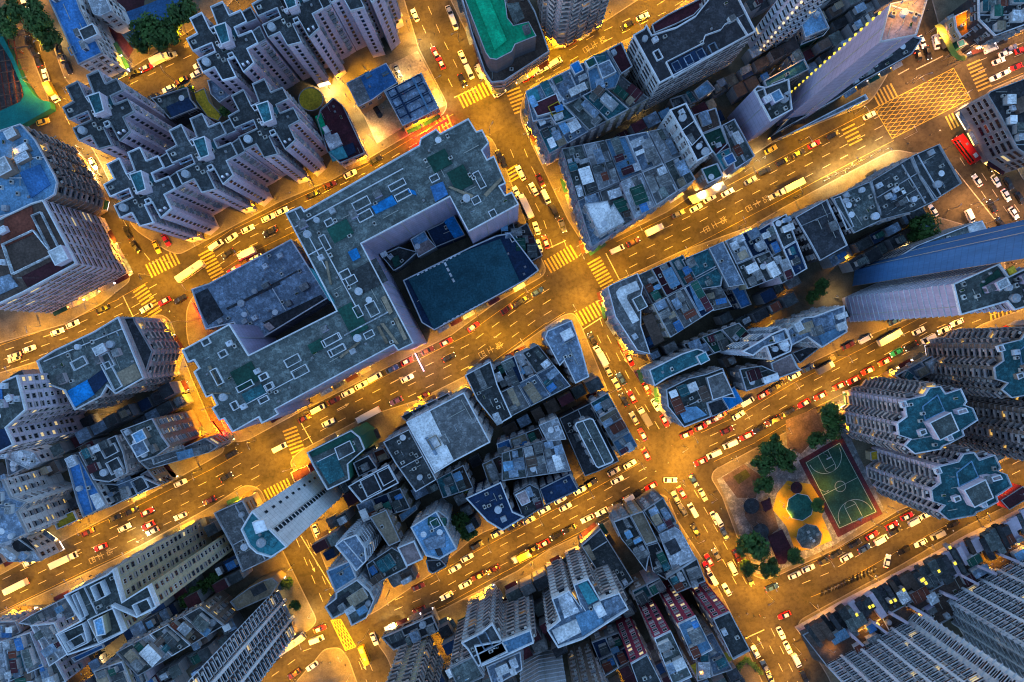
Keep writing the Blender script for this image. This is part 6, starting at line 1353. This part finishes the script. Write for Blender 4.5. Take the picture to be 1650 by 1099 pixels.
# ================================================================ people
def person_mesh(v, top, legs):
    rr = random.Random(v); st = .18+.1*rr.random()
    V = [(0, 0, .95), (0, 0, 1.2), (0, 0, 1.42), (0, 0, 1.52), (.02, 0, 1.68), (0, .1, .9), (st*.6, .1, .5), (st*.4, .1, .08), (st*.4+.14, .1, .05), (0, -.1, .9), (-st*.3, -.1, .5), (-st, -.1, .1), (-st+.14, -.1, .05),
         (0, .2, 1.4), (-.08, .25, 1.12), (.06, .25, .88), (0, -.2, 1.4), (.1, -.25, 1.12), (.2, -.24, .9)]
    E = [(0, 1), (1, 2), (2, 3), (3, 4), (0, 5), (5, 6), (6, 7), (7, 8), (0, 9), (9, 10), (10, 11), (11, 12), (2, 13), (13, 14), (14, 15), (2, 16), (16, 17), (17, 18)]
    rad = [.15, .15, .14, .06, .105, .1, .07, .05, .045, .1, .07, .05, .045, .06, .045, .035, .06, .045, .035]
    me = bpy.data.meshes.new('body'); me.from_pydata(V, E, [])
    o = bpy.data.objects.new('tmp', me); COL.objects.link(o)
    sk = o.modifiers.new('skin', 'SKIN'); ss = o.modifiers.new('sub', 'SUBSURF'); ss.levels = ss.render_levels = 1
    for i, q in enumerate(me.skin_vertices[0].data): q.radius = (rad[i], rad[i]); q.use_root = i == 0
    out = bpy.data.meshes.new_from_object(o.evaluated_get(bpy.context.evaluated_depsgraph_get())); bpy.data.objects.remove(o)
    out.materials.clear()
    for m in (roofm(top), roofm(legs), mat('skin', (.4, .25, .17)), mat('hair', (.012, .01, .009))): out.materials.append(m)
    for f in out.polygons:
        z = f.center.z; f.material_index = 3 if z > 1.66 else 2 if z > 1.5 else 0 if z > .93 else 1
        f.use_smooth = True
    return out
PM = [person_mesh(1, 'white', 'darker'), person_mesh(2, 'darker', 'navy'), person_mesh(3, 'maroon', 'grey'), person_mesh(4, 'steel', 'darker')]
PW = ['pale top and black trousers', 'dark top and navy trousers', 'maroon top and grey trousers', 'grey-blue top and dark trousers']
PP = [(4, '1010,850', 'near the rounded kerb left of the estate'), (4, '1040,880', 'on the rounded pavement left of the estate'), (4, '1105,940', 'beside the estate wall at the left junction'), (4, '690,740', 'on the yellow-lit kerb of the pale courtyard tower'), (1, '1040,182', 'on the cross street above the fire station'), (1, '1100,205', 'crossing the cross street above the fire station'), (1, '945,415', 'in the upper fire station yard'), (1, '960,395', 'beside the upper fire station yard gate'), (1, '800,640', 'in the lower fire station yard'), (5, '1270,925', 'at the kerb below the blue deck'),
 (6, '300,640', 'at the central junction left kerb'), (6, '560,500', 'at the central junction top kerb'), (3, '1150,560', 'in the middle of the yellow box hatching'), (3, '955,850', 'at the lower edge of the box junction'), (3, '1065,490', 'at the upper edge of the box hatching'), (3, '1280,665', 'on the crossing right of the box'), (3, '1140,775', 'on the plaza island by the box'), (3, '1085,800', 'on the plaza pavement by the dark end block'), (10, '1035,650', 'crossing the five-way junction'), (10, '1010,750', 'in the five-way junction centre'), (10, '935,800', 'at the left arm of the five-way junction'), (10, '1170,655', 'at the taxi queue corner'), (10, '630,885', 'on the lower avenue by the navy roof'), (14, '1425,705', 'on the lower cross street, topmost of a spaced line'), (14, '1475,690', 'in the line of walkers above the hedge garden'), (14, '1515,705', 'in the middle of the walkers above the hedge garden'), (14, '1550,700', 'near the end of the walkers above the hedge garden'), (14, '1575,712', 'last of the walkers before the podium corner'), (14, '1300,320', 'between parked cars on the lower cross street'), (15, '110,710', 'beside the red taxi at the podium corner'), (13, '555,815', 'at the lower tip of the hatched box'), (13, '150,950', 'on the bottom edge side road'), (8, '1410,640', 'on the refuge kerb below the estate lower corner'), (9, '290,640', 'at the end of the zebra under the estate')]
for i, (n, s, where) in enumerate(PP):
    o = link('person', PM[i % 4], None, (*W(*T(n, s)[0]), .02 if n in (10, 14) else .14), R.uniform(0, 6.28)); o.scale = (1.0,)*3
    tag(o, 'person in %s %s' % (PW[i % 4].split(' and ')[0], where), 'person', 'people on foot')

def covered(p):
    return any(d['h'] > 2 and d['z0'] == 0 and d['bb'][0] <= p.x <= d['bb'][2] and d['bb'][1] <= p.y <= d['bb'][3] and inside((p.x, p.y), d['w']) for d in BL)
_r = random.Random(99); crowd = []
for k, (pl, w, nm) in STREETS.items():
    for p, t in walk(pl, 7.5, 3.0):
        n = Vector((-t.y, t.x))*_r.choice((-1, 1)); q = p+n*(w/2+_r.uniform(.9, 2.4))+t*_r.uniform(-3, 3)
        if abs(q.x) > 178 or abs(q.y) > 118 or covered(q) or in_junc(q) or not seen_from_above((q.x, q.y), 1): continue
        crowd.append(q)
_g2 = {}
for q in crowd:
    i = _r.randrange(4); lm = min(LMK, key=lambda z: (z[0]-825-q.x/S)**2+(z[1]-549.5+q.y/S)**2)[2]; _g2.setdefault((i, lm), []).append(q)
for (i, lm), L in _g2.items():
    L.sort(key=lambda q: q.x)
    for j, q in enumerate(L):
        o = link('person', PM[i], None, (*q, .14), _r.uniform(0, 6.28))
        tag(o, 'person in %s walking by %s%s' % (PW[i].split(' and ')[0], lm, '' if len(L) == 1 else ', %s from left' % ORD[j]), 'person', 'people on foot')

# ================================================================ lamps and light
WARM = (1.0, .425, .005); AMB = (1.0, .415, .018); PINK = (1.0, .44, .13); PALE = (1.0, .66, .25)
LHEAD = {c: emit('lamp_glow_%d' % i, c, 14) for i, c in enumerate((WARM, AMB, PINK, PALE))}
_lm = {}
def lamp_meshes(col, hgt, arm):
    k = (col, hgt, arm)
    if k in _lm: return _lm[k]
    b = MB(); b.cyl(0, 0, 0, .16, .5, M['metal'], 8); b.tube((0, 0, .4), (0, 0, hgt), .1, M['metal'], 8, .06); p = b.mesh('pole')
    b = MB(); b.tube((0, 0, hgt-.05), (arm, 0, hgt+.25), .05, M['metal'], 6); a = b.mesh('arm')
    b = MB(); b.box(arm+.25, 0, hgt+.17, .75, .3, .13, M['metal']); b.box(arm+.25, 0, hgt+.12, .6, .24, .05, LHEAD[col]); h = b.mesh('lamp_head')
    _lm[k] = (p, a, h); return _lm[k]
_ld = {}
def light_data(col, power, size=2.5, blend=.75, rad=.25):
    k = (col, power, size)
    if k not in _ld:
        l = bpy.data.lights.new('street_light', 'SPOT'); l.color = col; l.energy = power; l.spot_size = size; l.spot_blend = blend; l.shadow_soft_size = rad; _ld[k] = l
    return _ld[k]
LAMPW = []
def covered(p):
    return any(d['h'] > 2 and d['z0'] == 0 and d['bb'][0] <= p.x <= d['bb'][2] and d['bb'][1] <= p.y <= d['bb'][3] and inside((p.x, p.y), d['w']) for d in BL)
def lamp(p, ang, col, power, hgt=8.5, arm=1.8, label=None, group='street lamps along the kerbs', z=0.0):
    t = Vector((math.cos(ang), math.sin(ang)))
    h = p+t*(arm+.25)
    if not z and (covered(p) or covered(h)): return False
    r = tag(link('street_lamp', None, None, (*p, z or .1), ang), label, 'street lamp', group)
    for me, nm in zip(lamp_meshes(col, hgt, arm), ('pole', 'arm', 'lamp_head')): link(nm, me, r)
    l = bpy.data.objects.new('street_light', light_data(col, power)); COL.objects.link(l); l.location = (h.x, h.y, z+hgt+.05)
    LAMPW.append((r, p)); return True
SPEC = dict(A1=(WARM, 22, 1.0), A1b=(WARM, 20, 1.15), A2=(WARM, 22, 1.0), A3=(AMB, 20, 1.0), X1=(WARM, 22, 1.0), X2=(AMB, 20, 1.05), U1=(AMB, 22, .8), U2=(WARM, 22, .8), S=(AMB, 22, .85), X3=(PINK, 24, .62), X3b=(PINK, 24, .5), G=(WARM, 22, .95), GL=(WARM, 22, 1.0), LS=(WARM, 16, .8))
PW0 = 18500
for k, (pl, w, nm) in STREETS.items():
    col, step, f = SPEC[k]; i = 0
    for p, t in walk(pl, step/2, 5.0):
        i += 1; sg = 1 if i % 2 else -1; n = Vector((-t.y, t.x))*sg
        for off in (w/2+.6, w/2-.2, w/2-1.2):
            q = p+n*off
            cc = PINK if k == 'A2' and p.x > W(1405, 0)[0] else col
            if lamp(q, math.atan2(-n.y, -n.x), cc, PW0*f*(.85 if cc is not col else 1)): break
# floodlights and lit yards
FL = [(1, '478,528', PALE, 14000), (1, '1010,268', PALE, 7000), (1, '640,650', PALE, 5000), (1, '905,470', PALE, 5000), (1, '742,830', PALE, 6000), (1, '1150,600', PALE, 6000), (1, '540,470', WARM, 6000), (1, '600,600', WARM, 6000), (1, '700,420', WARM, 5000), (1, '660,820', WARM, 6000), (0, '490,880', PALE, 6000), (0, '545,985', PALE, 6000), (0, '600,1040', PALE, 5000), (0, '700,350', WARM, 7000), (0, '1180,560', WARM, 3000), (0, '1255,640', WARM, 3500), (0, '335,245', PALE, 3500), (4, '560,60', PALE, 5000), (4, '600,200', PALE, 5000), (4, '690,420', AMB, 4000),
      (3, '468,1068', PALE, 4500), (3, '512,1042', PALE, 4500), (3, '552,1022', PALE, 4500), (3, '592,1000', PALE, 4500), (3, '635,978', PALE, 4500), (3, '690,948', PALE, 4500), (3, '742,920', PALE, 5000), (3, '815,892', PALE, 9000), (3, '95,940', PALE, 5000), (3, '50,962', PALE, 3500), (3, '1415,610', PALE, 3000), (3, '1460,690', PALE, 3500), (3, '1575,910', PALE, 5000), (6, '1180,170', PALE, 7000), (6, '1270,130', PALE, 8000), (6, '1345,80', PALE, 5000), (12, '845,250', PALE, 8000), (12, '815,330', PALE, 3500),
      (2, '857,762', PALE, 1300), (2, '893,796', PALE, 1300), (8, '660,455', PALE, 1200), (8, '700,510', AMB, 800), (12, '815,835', PALE, 1800), (12, '640,935', PALE, 1800), (12, '510,1000', AMB, 1500), (13, '500,40', WARM, 3000), (13, '1145,850', AMB, 3500), (13, '1180,900', AMB, 2500), (13, '870,770', PALE, 5000), (13, '370,690', PALE, 3500), (11, '545,400', PALE, 5000), (11, '590,560', WARM, 3500), (11, '800,690', PALE, 2500), (11, '800,900', WARM, 3500), (11, '850,1010', WARM, 3000), (15, '660,770', WARM, 2500), (15, '720,790', WARM, 2000), (15, '1410,380', PALE, 2500), (15, '1490,400', WARM, 2500), (15, '500,890', PALE, 1200), (15, '1300,440', WARM, 2000), (15, '960,680', PALE, 2000),
      (15, '225,120', WARM, 2600), (15, '470,190', WARM, 2200), (15, '205,30', WARM, 2000), (15, '440,-40', WARM, 2200), (7, '570,560', AMB, 1500), (7, '520,770', PALE, 1500), (7, '1000,310', AMB, 2500), (7, '900,430', PALE, 1000), (7, '130,880', AMB, 1500), (7, '190,710', AMB, 1200), (14, '700,150', WARM, 5000), (14, '720,1050', AMB, 2000), (9, '470,985', AMB, 2200), (5, '1450,1000', WARM, 4500), (5, '1200,1060', WARM, 3500), (6, '545,60', WARM, 5000)]
for n, s, col, pw in FL:
    p = Vector(W(*T(n, s)[0])); a = R.uniform(0, 6.28)
    if nearest_street(p)[0] < 1: a = 0
    lamp(p, a, col, pw, 5.0, .6, group='small lamps in yards and lanes') or lamp(p+Vector((1.5, -1.5)), a, col, pw, 5.0, .6, group='small lamps in yards and lanes') or lamp(p+Vector((-1.5, 1.5)), a, col, pw, 5.0, .6, group='small lamps in yards and lanes')
for n, s, col, pw in [(15, '690,785', WARM, 1500), (15, '775,750', WARM, 900), (15, '1000,690', AMB, 900), (15, '1415,395', WARM, 1700), (15, '1480,375', WARM, 1200), (15, '500,905', AMB, 900), (15, '1610,285', WARM, 1200)]:
    lamp(Vector(W(*T(n, s)[0], 7)), 1.0, col, pw, 3.2, .4, group='small lamps in yards and lanes', z=7.0)
for n, s, col, pw, z in [(3, '880,60', WARM, 2500, 76), (3, '990,30', WARM, 2500, 76), (3, '145,440', AMB, 900, 21), (3, '200,408', AMB, 900, 21), (3, '255,380', AMB, 900, 21), (3, '1290,130', WARM, 2500, 10), (3, '1320,180', WARM, 2500, 10), (14, '1190,1030', AMB, 1500, 25), (0, '105,920', WARM, 350, 30)]:
    lamp(Vector(W(*T(n, s)[0], z)), 1.0, col, pw, 3.0, .4, group='small lamps in yards and lanes', z=z)
for n, s, pw in [(3, '560,60', 6000), (3, '620,30', 5000), (3, '300,60', 2500), (7, '1200,250', 7000), (7, '1330,220', 6000), (7, '1420,330', 5000)]:
    lamp(Vector(W(*T(n, s)[0])), 1.0, PINK, pw, 6.5, .6, group='small lamps in yards and lanes')
# red lit signs
def sign(name, label, px0, px1, h, dep, hgt, col, strength, pw=0):
    p, q = Vector(W(*px0, h)), Vector(W(*px1, h)); c = (p+q)/2; e = q-p; a = math.atan2(e.y, e.x)
    r = tag(link(name, None, None, (c.x, c.y, h), a), label, 'sign')
    b = MB(); b.box(0, 0, -hgt/2, e.length, dep, hgt, M['black']); b.build('sign_case', r)
    b = MB(); b.box(0, 0, hgt/2+.01, e.length*.97, dep*.7, .06, emit('neon_%s' % name, col, strength)); b.box(0, -dep/2-.03, -hgt*.4, e.length*.97, .05, hgt*.8, emit('neon_%s' % name, col, strength)); b.build('lit_face', r)
    b = MB(); b.tube((-e.length/2, 0, hgt/2), (-e.length/2-1.0, 0, hgt/2+.3), .08, M['metal'], 6); b.build('bracket', r)
    if pw:
        l = bpy.data.lights.new('sign_glow', 'AREA'); l.shape = 'RECTANGLE'; l.size = e.length; l.size_y = .6; l.energy = pw; l.color = col
        o = bpy.data.objects.new('sign_glow', l); COL.objects.link(o); o.location = (c.x, c.y, h-hgt/2-.2); o.rotation_euler = (0, 0, a)
p = T(9, '985,105 1040,215'); sign('neon_sign', 'projecting pink-white neon sign over the middle avenue from the estate', p[0], p[1], 9, .5, 1.6, (1, .55, .8), 3, 1200)
p = T(1, '975,815 1175,708'); sign('fascia_sign', 'glowing red fascia sign along the fire station front', p[0], p[1], 4.6, .5, 1.0, (1, .02, .01), 5, 12000)
p = T(8, '1250,510 1310,590'); sign('shop_sign', 'glowing red shop sign in the estate side lane', p[0], p[1], 4.5, .6, 1.2, (1, .03, .01), 6, 4500)
p = T(4, '1140,800 1190,890'); sign('shop_sign', 'red lit sign strip at the left podium corner', p[0], p[1], 4.5, .4, .9, (1, .04, .02), 4, 1500)
p = T(4, '1385,590 1420,575'); sign('shop_sign', 'small red lit sign on the left podium avenue front', p[0], p[1], 4.5, .4, .9, (1, .04, .02), 4, 600)
# name the lamps by what stands next to them
seen = {}
for r, p in LAMPW:
    px = (825+p.x/S, 549.5-p.y/S); lm = min(LMK, key=lambda z: (z[0]-px[0])**2+(z[1]-px[1])**2)[2]; seen.setdefault((lm, r['group'] == 'street lamps along the kerbs'), []).append((px[0], r))
for (lm, big), L in seen.items():
    L.sort(key=lambda z: z[0]); nm = 'tall kerb lamp' if big else 'short bright lamp'
    for i, (x, r) in enumerate(L):
        r['label'] = '%s nearest %s' % (nm, lm) if len(L) == 1 else '%s by %s, %s from left' % (nm, lm, ORD[min(i, 19)])

# ================================================================ sky, sun, camera
wd = bpy.data.worlds.new('World'); sc.world = wd; wd.use_nodes = True
N, L = wd.node_tree.nodes, wd.node_tree.links
sky = N.new('ShaderNodeTexSky'); sky.sky_type = 'NISHITA'; sky.sun_disc = False; sky.sun_elevation = math.radians(1.5); sky.sun_rotation = math.radians(250); sky.air_density = 1.0; sky.ozone_density = 4.0; sky.dust_density = .3
hs = N.new('ShaderNodeHueSaturation'); hs.inputs['Saturation'].default_value = .78; hs.inputs['Hue'].default_value = .488; L.new(sky.outputs[0], hs.inputs['Color']); L.new(hs.outputs[0], N['Background'].inputs[0]); N['Background'].inputs[1].default_value = SKY_STRENGTH = 1.32
sl = bpy.data.lights.new('sun', 'SUN'); sl.energy = .12; sl.angle = math.radians(20); sl.color = (.75, .85, 1.0)
so = bpy.data.objects.new('sun', sl); COL.objects.link(so); so.rotation_euler = (math.radians(50), 0, math.radians(200))
cam = bpy.data.cameras.new('camera'); co = bpy.data.objects.new('camera', cam); COL.objects.link(co)
co.location = (0, 0, H); cam.sensor_width = 36; cam.lens = 36*1200/1650; cam.clip_end = 3000; sc.camera = co
sc.view_settings.view_transform = 'Standard'; sc.view_settings.look = 'None'; sc.view_settings.exposure = 0; sc.view_settings.gamma = 1
sc.render.engine = 'CYCLES'; sc.cycles.filter_width = 1.1; sc.cycles.use_denoising = True; sc.cycles.max_bounces = 4; sc.cycles.diffuse_bounces = 2; sc.cycles.glossy_bounces = 2; sc.cycles.sample_clamp_indirect = 3; sc.cycles.use_light_tree = True
